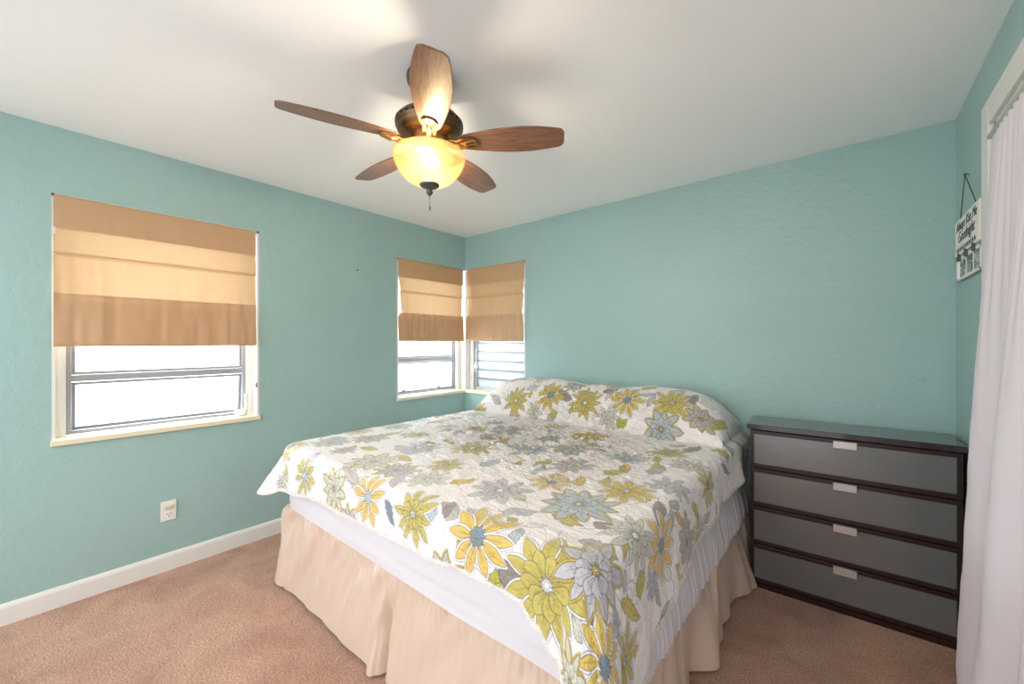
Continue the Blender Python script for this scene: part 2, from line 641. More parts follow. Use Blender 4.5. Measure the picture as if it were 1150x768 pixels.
# window_3 : corner, back wall, glass louvres
w3 = empty('window_3'); w3['kind'] = 'structure'
liner('B', W3[0], W3[1], WZ0, WZ1, w3, left=False)
sill('B', W3[0] + 0.017, W3[1], w3, e0=0.0)
bm = bmesh.new()
ta, tb = W3[0] + 0.047, W3[1] - 0.015
for q in ((ta, ta + 0.026, WZ0 + 0.02, 2.085), (tb - 0.026, tb, WZ0 + 0.02, 2.085), (ta + 0.026, tb - 0.026, 2.06, 2.085), (ta + 0.026, tb - 0.026, WZ0 + 0.02, WZ0 + 0.045)):
    frame_box(bm, 'B', q[0], q[1], 0.10, 0.145, q[2], q[3], bev=0.003)
obj('window_frame', bm, M['alu'], w3)
for k in range(13):
    zc = WZ0 + 0.09 + k * 0.0925
    bm = bmesh.new()
    org = Vector(((ta + tb) / 2, YB + 0.125, zc))
    bx(bm, ta + 0.027, tb - 0.027, YB + 0.122, YB + 0.128, zc - 0.052, zc + 0.052, rot=Matrix.Rotation(R(14), 4, 'X'), org=org)
    obj('louver', bm, M['louver'], w3)
bm = bmesh.new()
tube(bm, [(ta + 0.03, YB + 0.09, 1.02), (ta + 0.03, YB + 0.085, 1.28)], 0.005, 8)
bx(bm, ta + 0.015, ta + 0.04, YB + 0.075, YB + 0.10, 1.07, 1.13, bev=0.004)
tube(bm, [(ta + 0.028, YB + 0.08, 1.10), (ta + 0.034, YB + 0.05, 1.10), (ta + 0.036, YB + 0.05, 1.03)], 0.005, 8)
obj('crank_operator', bm, M['plastic'], w3)

# added_window : made-up window behind the camera, lets in the fill light
w4 = empty('added_window'); w4['kind'] = 'structure'
bm = bmesh.new()
for q in ((W4[0], W4[0] + 0.05, W4[2], W4[3]), (W4[1] - 0.05, W4[1], W4[2], W4[3]), (W4[0], W4[1], W4[3] - 0.05, W4[3]),
          (W4[0], W4[1], W4[2], W4[2] + 0.05), (-1.53, -1.47, W4[2], W4[3])):
    frame_box(bm, 'N', q[0], q[1], 0.0, 0.10, q[2], q[3], bev=0.004)
obj('window_frame', bm, M['white'], w4)


# ------------------------------------------------------------------ coverlet  (numpy)
BXA, BXB, BYA, BYB = -2.47, -0.47, 0.885, 2.895
ZT = 0.775
#COVER-BEGIN
def interp(x, pts):
    xs, ys = zip(*pts)
    # smooth interpolation
    x = np.clip(x, xs[0], xs[-1])
    i = np.clip(np.searchsorted(xs, x, side='right') - 1, 0, len(xs) - 2)
    xs, ys = np.array(xs), np.array(ys)
    t = (x - xs[i]) / (xs[i + 1] - xs[i])
    t = t * t * (3 - 2 * t)
    return ys[i] * (1 - t) + ys[i + 1] * t


class VNoise:
    def __init__(self, seed, n=256):
        self.g = np.random.RandomState(seed).rand(n, n) * 2 - 1
        self.n = n

    def __call__(self, x, y):
        xi, yi = np.floor(x).astype(int), np.floor(y).astype(int)
        fx, fy = x - xi, y - yi
        fx = fx * fx * (3 - 2 * fx); fy = fy * fy * (3 - 2 * fy)
        G, n = self.g, self.n
        a, b = G[xi % n, yi % n], G[(xi + 1) % n, yi % n]
        c, d = G[xi % n, (yi + 1) % n], G[(xi + 1) % n, (yi + 1) % n]
        return (a * (1 - fx) + b * fx) * (1 - fy) + (c * (1 - fx) + d * fx) * fy


HF = [(-2.47, 0.25), (-2.3, 0.235), (-1.95, 0.20), (-1.2, 0.175), (-0.85, 0.16), (-0.72, 0.165), (-0.64, 0.20), (-0.57, 0.27)]
HR = [(0.985, 0.50), (1.1, 0.42), (1.25, 0.34), (1.66, 0.235), (2.35, 0.20), (2.5, 0.19), (2.62, 0.13), (2.9, 0.08)]


def coverlet(nx=640, ny=660):
    D = 0.30
    rho, rb = 0.10, 0.055
    # non uniform spacing: finer towards the near right corner
    u = np.linspace(0, 1, nx); v = np.linspace(0, 1, ny)
    def spaced(lo, hi, n, dens):
        f = np.linspace(lo, hi, 4000)
        c = np.concatenate([[0], np.cumsum(dens(0.5 * (f[1:] + f[:-1])))])
        return np.interp(np.linspace(0, c[-1], n), c, f)
    x = spaced(BXA - D, BXB + D, nx, lambda x: 1.0 + 0.9 * np.clip((x + 2.0) / 1.3, 0, 1) + 0.8 * np.exp(-((x + 0.55) / 0.08) ** 2) + 0.8 * np.exp(-((x + 2.40) / 0.06) ** 2))
    y = spaced(BYA - D, BYB, ny, lambda y: 1.0 + 1.1 * np.clip((1.9 - y) / 0.9, 0, 1) + 5.0 * np.exp(-((y - 2.42) / 0.04) ** 2))
    X, Y = np.meshgrid(x, y)
    cx = np.clip(X, BXA + rho, BXB - rho); cy = np.clip(Y, BYA + rho, 10)
    vx, vy = X - cx, Y - cy
    dist = np.hypot(vx, vy)
    dx, dy = np.where(dist > 1e-9, vx / np.maximum(dist, 1e-9), 0), np.where(dist > 1e-9, vy / np.maximum(dist, 1e-9), 0)
    # distance to the flat boundary along the direction
    lim = np.minimum(np.where(np.abs(dx) > 1e-6, (D + rho) / np.maximum(np.abs(dx), 1e-6), 9),
                     np.where(np.abs(dy) > 1e-6, (D + rho) / np.maximum(np.abs(dy), 1e-6), 9))
    th = np.arctan2(np.abs(vy), np.abs(vx)) / (PI / 2)       # 1 = foot direction, 0 = side direction
    hf = interp(cx, HF)
    hr = interp(cy, HR)
    hl = np.full_like(cx, 0.22)
    side = np.where(vx > 0, hr, hl)
    w = th * th * (3 - 2 * th)
    tip = np.sin(PI * th) ** 1.5
    H = hf * w + side * (1 - w)
    inc = (np.abs(vx) > 0) & (np.abs(vy) > 0)
    H = H + np.where(inc, np.where(vx > 0, 0.16, 0.07) * tip, 0)
    over = np.maximum(dist - (rho - rb), 0)                   # flat overhang past the start of the bend
    q = np.clip(over / np.maximum(lim - (rho - rb), 1e-6), 0, 1)
    L = q * (H + rb * 0.6)
    La = rb * PI / 2
    ang = np.clip(L / rb, 0, PI / 2)
    off = rb * np.sin(ang)
    drop = rb * (1 - np.cos(ang))
    rest = np.maximum(L - La, 0)
    n1, n2, n3 = VNoise(3), VNoise(5), VNoise(9)
    along = np.where(np.abs(vy) > np.abs(vx), cx, cy) * 1.0 + th * 0.3
    fl = 0.10 + 0.05 * n1(along * 5.0, along * 0 + 3.3) + np.where(inc, np.where(vx > 0, 0.22, 0.42) * tip, 0)
    fl = fl + np.where(vx > 0, 0.22 * np.exp(-((cy - 2.50) / 0.10) ** 2), 0)
    off = off + rest * fl + 0.010 * np.clip(rest / 0.15, 0, 1) * n2(along * 9.0, along * 0 + 8.0)
    drop = drop + rest * np.sqrt(np.maximum(1 - fl ** 2, 0.2))
    base = np.minimum(dist, rho - rb)
    PX = cx + dx * (base + off)
    PY = cy + dy * (base + off)
    PZ = ZT - drop
    # pillows under the head end
    def pillow(yv):
        t = np.clip((yv - 2.405) / 0.46, 0, 1.06)
        return np.where(t < 0.5, np.sqrt(np.clip(1 - (1 - np.minimum(t * 2, 1)) ** 2, 0, 1)) ** 1.15, 1 - 0.25 * np.clip((t - 0.5) * 2, 0, 1.2) ** 2)
    prof = pillow(Y)
    el = np.clip((X - (BXA + 0.04)) / 0.34, 0, 1); er = np.clip((BXB - 0.045 - X) / 0.30, 0, 1)
    ef = np.sqrt(np.clip(1 - (1 - el) ** 2, 0, 1)) * np.sqrt(np.clip(1 - (1 - er) ** 2, 0, 1))
    hgt = interp(X, [(-2.4, 0.262), (-1.9, 0.275), (-1.45, 0.262), (-1.35, 0.258), (-0.9, 0.27), (-0.6, 0.262)])
    PZ = PZ + hgt * prof * ef * (1 + 0.04 * n1(X * 6, Y * 6))
    PZ = PZ - 0.017 * np.exp(-((Y - 2.398 - 0.008 * n1(X * 4, X * 0)) / 0.011) ** 2) * (q <= 0)
    # crinkles of the quilted cloth, stronger in the middle of the bed
    top = np.clip(1 - over / 0.10, 0, 1)
    am = np.exp(-((X + 1.45) / 0.75) ** 2 - ((Y - 1.95) / 0.55) ** 2)
    wr = n1(X * 17 + 1.5 * n2(X * 5, Y * 5), Y * 36 + X * 12) * 0.0036 + n3(X * 44, Y * 60) * 0.0024 + n2(X * 6, Y * 9) * 0.003
    PZ = PZ + wr * (0.35 + 2.6 * am) * (0.3 + 0.7 * top)
    PY = PY - wr * 0.6 * (1 - top) * (dy < -0.3) * 1.0
    PX = PX + wr * 0.6 * (1 - top) * (dx > 0.3)
    # pattern coordinates: unrolled cloth
    A = cx + dx * (base + L)
    B = cy + dy * (base + L)
    fy = np.linspace(2.38, 2.92, 1500)
    fz = 0.265 * pillow(fy)
    fa = np.concatenate([[0], np.cumsum(np.hypot(np.diff(fy), np.diff(fz)) - np.diff(fy))])
    arc = np.interp(Y, fy, fa) * np.clip(ef * 1.6, 0, 1)
    B = B + arc
    return PX, PY, PZ, A, B, q, am * top
#COVER-END


#PRINT-BEGIN
C = {k: np.array(srgb(*v)[:3]) for k, v in {
    'cloth': (240, 233, 232), 'ink': (58, 54, 62), 'halo': (246, 240, 240), 'yellow': (220, 186, 88), 'green': (194, 178, 84),
    'lime': (182, 180, 60), 'sage': (207, 204, 188), 'blue': (180, 190, 195), 'deep': (118, 136, 146), 'violet': (190, 185, 190),
    'brown': (146, 134, 126), 'taupe': (184, 175, 171), 'gold': (206, 178, 56)}.items()}
FLOWERS = [
    (-0.886, 0.873, 0.125, 10, 'yellow', 'halo', 'deep', 0.17),
    (-1.210, 0.854, 0.105, 10, 'green', 'halo', None, 0.00),
    (-1.512, 0.840, 0.105, 9, 'yellow', 'halo', 'blue', 0.35),
    (-1.800, 0.807, 0.1, 9, 'sage', 'gold', None, 0.00),
    (-2.106, 0.799, 0.1, 9, 'green', 'halo', 'blue', 0.00),
    (-0.617, 0.828, 0.15, 11, 'green', 'halo', None, 0.09),
    (-0.331, 0.797, 0.115, 10, 'yellow', 'halo', 'deep', 0.00),
    (-0.494, 0.931, 0.11, 9, 'violet', 'gold', None, 0.26),
    (-0.488, 1.163, 0.105, 11, 'sage', None, None, 0.00),
    (-0.395, 1.322, 0.1, 9, 'yellow', 'halo', 'deep', 0.00),
    (-0.724, 1.230, 0.14, 11, 'blue', 'gold', None, 0.14),
    (-0.650, 1.459, 0.11, 10, 'gold', 'halo', None, 0.00),
    (-0.541, 1.621, 0.095, 9, 'violet', None, None, 0.00),
    (-0.555, 1.942, 0.095, 9, 'sage', None, None, 0.00),
    (-0.433, 1.899, 0.09, 9, 'gold', 'halo', 'deep', 0.00),
    (-1.997, 2.518, 0.11, 10, 'green', None, None, 0.00),
    (-1.692, 2.592, 0.11, 10, 'gold', None, 'deep', 0.00),
    (-1.398, 2.574, 0.12, 11, 'green', None, None, 0.00),
    (-1.206, 2.491, 0.08, 8, 'sage', None, None, 0.00),
    (-1.100, 2.614, 0.11, 10, 'gold', 'halo', 'deep', 0.00),
    (-0.819, 2.632, 0.12, 10, 'green', 'halo', None, 0.00),
    (-0.856, 2.458, 0.11, 9, 'blue', 'gold', None, 0.00),
    (-0.644, 2.571, 0.09, 9, 'taupe', 'gold', None, 0.00),
    (-1.805, 2.458, 0.07, 8, 'sage', None, None, 0.00),
    (-0.501, 2.311, 0.06, 8, 'gold', None, None, 0.00),
    (-0.708, 2.100, 0.09, 9, 'green', 'halo', None, 0.00),
    (-0.835, 1.883, 0.1, 9, 'blue', None, None, 0.00),
    (-0.983, 1.593, 0.11, 9, 'taupe', None, None, 0.00),
    (-1.026, 1.152, 0.12, 9, 'violet', None, None, 0.00),
    (-1.294, 1.723, 0.11, 9, 'blue', None, None, 0.00),
    (-1.539, 1.510, 0.12, 10, 'green', None, None, 0.00),
    (-1.779, 1.335, 0.12, 9, 'violet', None, None, 0.00),
    (-1.737, 1.045, 0.12, 9, 'sage', 'gold', None, 0.00),
    (-1.697, 1.980, 0.11, 9, 'taupe', None, None, 0.00),
    (-1.187, 2.143, 0.1, 9, 'gold', None, None, 0.00),
    (-1.347, 1.056, 0.1, 9, 'sage', None, None, 0.00),
    (-0.458, 0.656, 0.09, 9, 'sage', 'gold', None, 0.00),
    (-0.311, 1.236, 0.05, 7, 'blue', None, None, 0.00),
]
LEAVES = [
    ((-0.485, 0.863), (-0.417, 0.794), 0.035, 'brown'),
    ((-0.721, 0.830), (-0.763, 0.748), 0.05, 'brown'),
    ((-0.782, 0.774), (-0.683, 0.854), 0.04, 'brown'),
    ((-0.393, 1.146), (-0.319, 1.129), 0.035, 'lime'),
    ((-0.370, 1.006), (-0.273, 1.118), 0.02, 'gold'),
    ((-0.753, 1.107), (-0.627, 1.091), 0.022, 'gold'),
    ((-0.647, 0.985), (-0.573, 0.899), 0.016, 'gold'),
    ((-0.747, 0.890), (-0.769, 0.964), 0.02, 'blue'),
    ((-0.592, 1.110), (-0.568, 1.172), 0.03, 'brown'),
    ((-0.890, 1.013), (-0.799, 1.091), 0.03, 'violet'),
    ((-0.845, 0.995), (-0.796, 0.970), 0.018, 'lime'),
    ((-0.766, 0.980), (-0.718, 1.029), 0.016, 'cloth'),
    ((-0.183, 1.303), (-0.151, 1.209), 0.014, 'brown'),
    ((-0.292, 1.254), (-0.218, 1.291), 0.016, 'taupe'),
    ((-0.435, 1.050), (-0.379, 1.029), 0.012, 'sage'),
    ((-0.523, 1.442), (-0.460, 1.316), 0.025, 'brown'),
    ((-0.427, 1.662), (-0.347, 1.746), 0.02, 'lime'),
    ((-0.454, 1.466), (-0.378, 1.558), 0.016, 'gold'),
    ((-0.328, 1.872), (-0.303, 1.792), 0.02, 'taupe'),
    ((-0.424, 1.421), (-0.423, 1.345), 0.014, 'blue'),
    ((-1.137, 2.432), (-1.074, 2.491), 0.028, 'lime'),
    ((-1.507, 2.577), (-1.648, 2.632), 0.03, 'brown'),
    ((-1.294, 2.666), (-1.191, 2.711), 0.03, 'brown'),
    ((-2.142, 2.475), (-2.275, 2.564), 0.03, 'taupe'),
    ((-0.959, 2.586), (-0.938, 2.686), 0.02, 'violet'),
    ((-0.731, 2.614), (-0.706, 2.762), 0.03, 'brown'),
    ((-0.577, 2.535), (-0.548, 2.675), 0.03, 'lime'),
    ((-1.927, 2.614), (-1.832, 2.666), 0.03, 'violet'),
    ((-1.045, 2.734), (-0.948, 2.778), 0.02, 'lime'),
    ((-1.657, 2.458), (-1.599, 2.474), 0.03, 'lime'),
    ((-0.523, 1.152), (-0.458, 1.048), 0.012, 'gold'),
    ((-1.381, 0.913), (-1.512, 1.064), 0.025, 'violet'),
    ((-1.604, 0.881), (-1.794, 0.922), 0.025, 'taupe'),
    ((-1.107, 0.909), (-1.122, 0.840), 0.02, 'blue'),
    ((-1.389, 0.862), (-1.314, 0.782), 0.02, 'deep'),
    ((-1.041, 0.889), (-1.077, 0.964), 0.02, 'brown'),
    ((-1.230, 1.077), (-1.183, 1.180), 0.03, 'gold'),
    ((-0.886, 1.129), (-1.023, 1.189), 0.02, 'gold'),
    ((-0.862, 1.387), (-0.973, 1.459), 0.03, 'gold'),
    ((-2.263, 1.773), (-2.240, 1.921), 0.03, 'gold'),
    ((-2.172, 1.371), (-2.178, 1.502), 0.03, 'green'),
    ((-1.294, 1.322), (-1.302, 1.459), 0.03, 'blue'),
    ((-2.070, 0.863), (-2.088, 0.951), 0.03, 'violet'),
    ((-2.299, 0.730), (-2.345, 0.815), 0.02, 'green'),
    ((-0.799, 1.578), (-0.766, 1.679), 0.03, 'lime'),
    ((-0.641, 2.159), (-0.619, 2.338), 0.03, 'brown'),
    ((-0.650, 1.697), (-0.653, 1.862), 0.03, 'taupe'),
    ((-0.463, 2.159), (-0.390, 2.295), 0.02, 'brown'),
    ((-0.372, 0.924), (-0.322, 0.995), 0.02, 'blue'),
    ((-0.354, 0.899), (-0.260, 1.011), 0.02, 'taupe'),
    ((-0.508, 0.798), (-0.443, 0.767), 0.02, 'sage'),
    ((-1.107, 1.481), (-1.111, 1.621), 0.025, 'lime'),
    ((-1.604, 1.160), (-1.753, 1.183), 0.025, 'gold'),
    ((-2.027, 1.016), (-2.088, 1.146), 0.025, 'gold'),
    ((-1.915, 1.792), (-1.848, 1.658), 0.025, 'blue'),
    ((-1.512, 1.654), (-1.553, 1.826), 0.025, 'gold'),
    ((-1.398, 2.013), (-1.415, 2.162), 0.02, 'violet'),
]
#PRINT-END
#DRAW-BEGIN
def paint(A, B, q):
    """colours of the printed cloth at the unrolled positions A, B"""
    shp = A.shape
    a, b = A.reshape(-1), B.reshape(-1)
    col = np.tile(C['cloth'], (a.size, 1)).astype(np.float64)
    SO = 0.0026

    def cov(d, w=0.0):                     # 1 inside (d < w)
        return np.clip(0.5 - (d - w) / SO, 0, 1)

    def over(idx, c, k):
        col[idx] = col[idx] * (1 - k[:, None]) + c[None, :] * k[:, None]

    def petal(cx, cy, ang, L, Wd, fill, halo, r0=0.0, tipc=None, pw=0.85):
        m = np.hypot(a - cx, b - cy) < L * 1.12 + 0.015
        idx = np.nonzero(m)[0]
        if idx.size == 0:
            return
        la = (a[idx] - cx) * math.cos(ang) + (b[idx] - cy) * math.sin(ang)
        lb = -(a[idx] - cx) * math.sin(ang) + (b[idx] - cy) * math.cos(ang)
        t = (la - r0) / (L - r0)
        tt = np.clip(t, 0, 1)
        w = Wd * np.sin(PI * tt ** 1.25) ** pw
        d = np.abs(lb) - w
        d = np.where((t < 0) | (t > 1), np.maximum(np.hypot(np.where(t < 0, la - r0, la - L), lb), 0.0), d * 0.85)
        d = np.where((t >= 0) & (t <= 1), d, d)
        if halo is not None:
            over(idx, C['ink'], cov(d, 0.0075) * 0.8)
            over(idx, C[halo], cov(d, 0.0055))
        over(idx, C['ink'], cov(d, 0.0012) * 0.85)
        over(idx, C[fill], cov(d, -0.0012))
        sh = C[fill] * 0.42
        vein = cov(np.abs(lb) - 0.0016 * (1 - tt)) * (tt > 0.12) * (tt < 0.82)
        over(idx, sh, vein * 0.9)
        hatch = (np.sin(la * 900 + np.abs(lb) * 700) > 0.55) * (np.abs(lb) < w * 0.55) * (tt > 0.1) * (tt < 0.62)
        over(idx, sh, hatch * cov(d, -0.003) * 0.55)

    def leaf(p0, p1, Wd, fill):
        ang = math.atan2(p1[1] - p0[1], p1[0] - p0[0])
        L = math.hypot(p1[0] - p0[0], p1[1] - p0[1])
        m = np.hypot(a - p0[0], b - p0[1]) < L * 1.2 + Wd
        idx = np.nonzero(m)[0]
        if idx.size == 0:
            return
        la = (a[idx] - p0[0]) * math.cos(ang) + (b[idx] - p0[1]) * math.sin(ang)
        lb = -(a[idx] - p0[0]) * math.sin(ang) + (b[idx] - p0[1]) * math.cos(ang)
        t = la / L
        tt = np.clip(t, 0, 1)
        bend = 0.18 * Wd * np.sin(tt * PI * 2)
        w = Wd * np.sin(PI * tt ** 0.8) ** 0.8 * (1 + 0.10 * np.sin(tt * 34))
        d = np.where((t < 0) | (t > 1), np.hypot(np.where(t < 0, la, la - L), lb), (np.abs(lb - bend) - w) * 0.85)
        over(idx, C['ink'], cov(d, 0.0014) * 0.85)
        over(idx, C[fill], cov(d, -0.0012))
        sh = C[fill] * 0.55
        over(idx, sh, cov(np.abs(lb - bend) - 0.0012) * cov(d, -0.003) * (tt < 0.9))
        ph = (la - np.abs(lb - bend) * 0.8) / 0.013
        over(idx, sh, (np.abs(ph - np.round(ph)) < 0.09) * cov(d, -0.002) * 0.7)
        st = np.abs(lb) - 0.0012
        # stem
        st = np.where((la > -0.05) & (la < 0.005), np.abs(lb - 0.2 * np.minimum(la, 0) ** 2 * 40) - 0.0012, 1)
        over(idx, C['ink'], cov(st) * 0.8)

    rs = np.random.RandomState(11)
    for k in range(190):                       # outline-only leaves and sprigs between the flowers
        x0, y0 = rs.uniform(-2.75, -0.1), rs.uniform(0.6, 3.2)
        an = rs.uniform(0, 2 * PI)
        ln = rs.uniform(0.06, 0.13)
        leaf((x0, y0), (x0 + ln * math.cos(an), y0 + ln * math.sin(an)), ln * rs.uniform(0.16, 0.28),
             ['cloth', 'cloth', 'halo', 'taupe', 'violet', 'blue', 'sage', 'gold', 'lime'][rs.randint(9)])
    for p0, p1, wd, c in LEAVES:
        leaf(p0, p1, wd, c)
    extra = []
    for k in range(900):
        x0, y0 = rs.uniform(-2.75, -0.1), rs.uniform(0.6, 3.2)
        if all(math.hypot(x0 - f[0], y0 - f[1]) > 0.19 for f in FLOWERS + extra) and not (-2.2 < x0 < -0.9 and 1.2 < y0 < 2.4 and k % 3):
            sty = [('green', 'halo', None), ('yellow', 'halo', 'deep'), ('violet', 'gold', None), ('sage', None, None), ('blue', 'gold', None), ('taupe', None, None)][rs.randint(6)]
            extra.append((x0, y0, rs.uniform(0.07, 0.10), rs.randint(8, 11)) + sty + (rs.uniform(0, 1),))
    for fx, fy, r, npet, c, halo, cc, rot in extra + FLOWERS:
        for lay in range(2):
            k = npet
            rr = r * 1.10 if lay == 0 else r * 0.60
            for i in range(k):
                an = rot + 2 * PI * (i + 0.5 * lay) / k + rs.uniform(-0.10, 0.10)
                fill = c
                if rr > 0.03 and not (lay and cc):
                    petal(fx, fy, an, rr * rs.uniform(0.85, 1.08), r * 1.55 / npet * rs.uniform(0.85, 1.15), fill, halo if lay == 0 else None, r0=r * 0.10)
        if cc:
            rad = r * 0.24
            m = np.hypot(a - fx, b - fy) < rad + 0.01
            idx = np.nonzero(m)[0]
            if idx.size:
                th = np.arctan2(b[idx] - fy, a[idx] - fx)
                dd = np.hypot(a[idx] - fx, b[idx] - fy) - rad * (1 + 0.12 * np.sin(th * 9))
                over(idx, C['ink'], cov(dd, 0.0012))
                over(idx, C[cc], cov(dd, -0.0012))
                over(idx, C['ink'], (np.sin(th * 11) > 0.8) * cov(dd, -0.006) * 0.6)
    col = col.reshape(shp + (3,))
    # woven edge binding
    e = np.clip((q - 0.93) / 0.01, 0, 1)[..., None]
    rib = 0.90 + 0.10 * (np.sin((A + B) * 900) > 0)[..., None]
    col = col * (1 - e) + (np.array(srgb(226, 220, 214)[:3]) * rib) * e
    return col
#DRAW-END

# ------------------------------------------------------------------ bed
def quilt_mat():
    m = mat('printed_quilt', (1, 1, 1, 1), 0.5, spec=0.6, sheen=0.45)
    n = N(m)
    at = n.new('ShaderNodeAttribute')
    at.attribute_name = 'print'
    n.link(at.outputs['Color'], n.b.inputs['Base Color'])
    v = n.coords()
    v2 = n.coords((22, 44, 30), (0, 0, R(20)))
    cr = n.noise(v2, 1.0, 3.0, 0.6, 1.2)
    sm = n.new('ShaderNodeMath', operation='MULTIPLY_ADD')      # puckered quilting, stronger where the cloth bunches
    sm.inputs[1].default_value = 0.75
    sm.inputs[2].default_value = 0.12
    n.link(at.outputs['Alpha'], sm.inputs[0])
    hm = n.new('ShaderNodeMath', operation='MULTIPLY')
    n.link(cr, hm.inputs[0])
    n.link(sm.outputs[0], hm.inputs[1])
    nm = n.bump(hm.outputs[0], 1.0, 0.075)
    nm = n.bump(n.noise(v, 55.0, 3.0, 0.6, 1.5), 0.15, 0.006, nm)
    nm = n.bump(n.noise(v, 900.0, 1.0), 0.10, 0.001, nm)
    n.link(nm, n.b.inputs['Normal'])
    return m


PX, PY, PZ, A_, B_, Q_, AM_ = coverlet()
cov = grid_mesh('coverlet', np.stack([PX, PY, PZ], -1), quilt_mat(), colors=paint(A_, B_, Q_), alpha=AM_)
tag(cov, 'quilted floral bedspread in yellow, grey and blue covering the bed and its pillows', 'bedspread')


def perim(xa, xb, ya, yb, rad, step):
    """rounded path head-left -> foot -> head-right : points, outward normals, running length"""
    pts, nor = [], []
    def seg(p, q, nn):
        L = math.hypot(q[0] - p[0], q[1] - p[1])
        k = max(2, int(L / step))
        for i in range(k):
            t = i / k
            pts.append((p[0] + (q[0] - p[0]) * t, p[1] + (q[1] - p[1]) * t)); nor.append(nn)
    def arc(c, a0, a1):
        k = max(4, int(rad * abs(a1 - a0) / step * 2.0))
        for i in range(k):
            a = a0 + (a1 - a0) * i / k
            pts.append((c[0] + rad * math.cos(a), c[1] + rad * math.sin(a))); nor.append((math.cos(a), math.sin(a)))
    seg((xa, yb), (xa, ya + rad), (-1, 0))
    arc((xa + rad, ya + rad), PI, 1.5 * PI)
    seg((xa + rad, ya), (xb - rad, ya), (0, -1))
    arc((xb - rad, ya + rad), 1.5 * PI, 2 * PI)
    seg((xb, ya + rad), (xb, yb), (1, 0))
    pts.append((xb, yb)); nor.append((1, 0))
    p, n_ = np.array(pts), np.array(nor)
    s = np.concatenate([[0], np.cumsum(np.hypot(*np.diff(p, axis=0).T))])
    return p, n_, s


bed = tag(empty('bed', (-1.47, 1.9, 0)), 'king size bed base and mattress hidden under the bedclothes', 'bed')


def shift_parent(o, par):
    o.parent = par
    o.matrix_parent_inverse = Matrix.Translation(-Vector(par.location))


def rounded_slab(name, m, xa, xb, ya, yb, z0, z1, rad, er):
    bm = bmesh.new()
    p, n_, s = perim(xa, xb, ya, yb, rad, 0.05)
    prof = [(-er, z0), (-er * 0.3, z0 + er * 0.3), (0, z0 + er), (0, z1 - er), (-er * 0.3, z1 - er * 0.3), (-er, z1)]
    rings = [[bm.verts.new((a[0] + b[0] * o_, a[1] + b[1] * o_, z)) for a, b in zip(p, n_)] for o_, z in prof]
    for r0, r1 in zip(rings, rings[1:]):
        for i in range(len(r0)):
            j = (i + 1) % len(r0)
            bm.faces.new((r0[i], r0[j], r1[j], r1[i]))
    bm.faces.new(rings[-1])
    bm.faces.new(rings[0][::-1])
    return obj(name, bm, m)


o = rounded_slab('box_spring', M['sheet'], BXA + 0.06, BXB - 0.06, BYA + 0.07, BYB - 0.01, 0.15, 0.405, 0.09, 0.02); shift_parent(o, bed)
o = rounded_slab('mattress', M['sheet'], BXA + 0.055, BXB - 0.055, BYA + 0.06, BYB - 0.01, 0.412, 0.735, 0.10, 0.05); shift_parent(o, bed)
for px_, py_ in ((-2.2, 1.2), (-0.75, 1.2), (-2.2, 2.6), (-0.75, 2.6), (-1.47, 1.2), (-1.47, 2.6)):
    bm = bmesh.new()
    lathe(bm, [(0, 0), (0.028, 0), (0.03, 0.01), (0.024, 0.03), (0.03, 0.145), (0.03, 0.152), (0, 0.152)], 16, (px_, py_))
    o = obj('leg', bm, M['black'], None, smooth=False); shift_parent(o, bed)

# fitted sheet : wrapped around the mattress, its right side hanging in gathers
p, n_, s = perim(BXA + 0.035, BXB - 0.022, BYA + 0.035, BYB - 0.004, 0.085, 0.006)
right = np.clip((n_[:, 0] > 0.5) * 1.0 * np.clip((p[:, 1] - BYA - 0.05) / 0.12, 0, 1), 0, 1)
nz = 34
na, nb = VNoise(21), VNoise(22)
zb = np.where(right > 0, 0.425 - 0.095 * right, 0.425) + 0.006 * na(s * 3, s * 0) + 0.012 * right * na(s * 5, s * 0 + 4)
rows = []
for k in range(nz):
    t = k / (nz - 1)                                   # 0 bottom .. 1 top
    z = zb + (0.741 - zb) * t
    low = (1 - t)
    o_ = 0.008 - 0.004 * np.clip(1 - t * 9, 0, 1) * (1 - right)     # tucked in at the seam, loose on the right
    top = np.clip((t - 0.86) / 0.14, 0, 1)
    o_ = o_ - 0.05 * (1 - np.sqrt(1 - top ** 2))
    gath = (0.0024 * np.sin(s * 225 + 3.0 * na(s * 11, s * 0 + t * 0.6)) + 0.006 * na(s * 42, s * 0 + t * 0.8)) * right * (0.25 + 0.75 * np.clip((0.56 - z) / 0.2, 0, 1)) \
        + 0.026 * right * np.clip((0.50 - z) / 0.13, 0, 1) ** 0.8
    wob = 0.0035 * nb(s * 3.0 + t * 3.0, t * 9.0 - s * 0.8) * (1 - right)
    o_ = o_ + gath + wob
    rows.append(np.stack([p[:, 0] + n_[:, 0] * o_, p[:, 1] + n_[:, 1] * o_, z], 1))
last = rows[-1]
ctr = np.array([-1.47, 1.9, 0.743])
for f in (0.06, 0.5, 1.0):
    rr = last * (1 - f) + ctr * f
    rr[:, 2] = 0.743
    rows.append(rr)
sh = grid_mesh('fitted_sheet', np.array(rows), M['sheet'])
tag(sh, 'plain white sheet wrapped over the mattress sides, below the floral bedspread', 'sheet')

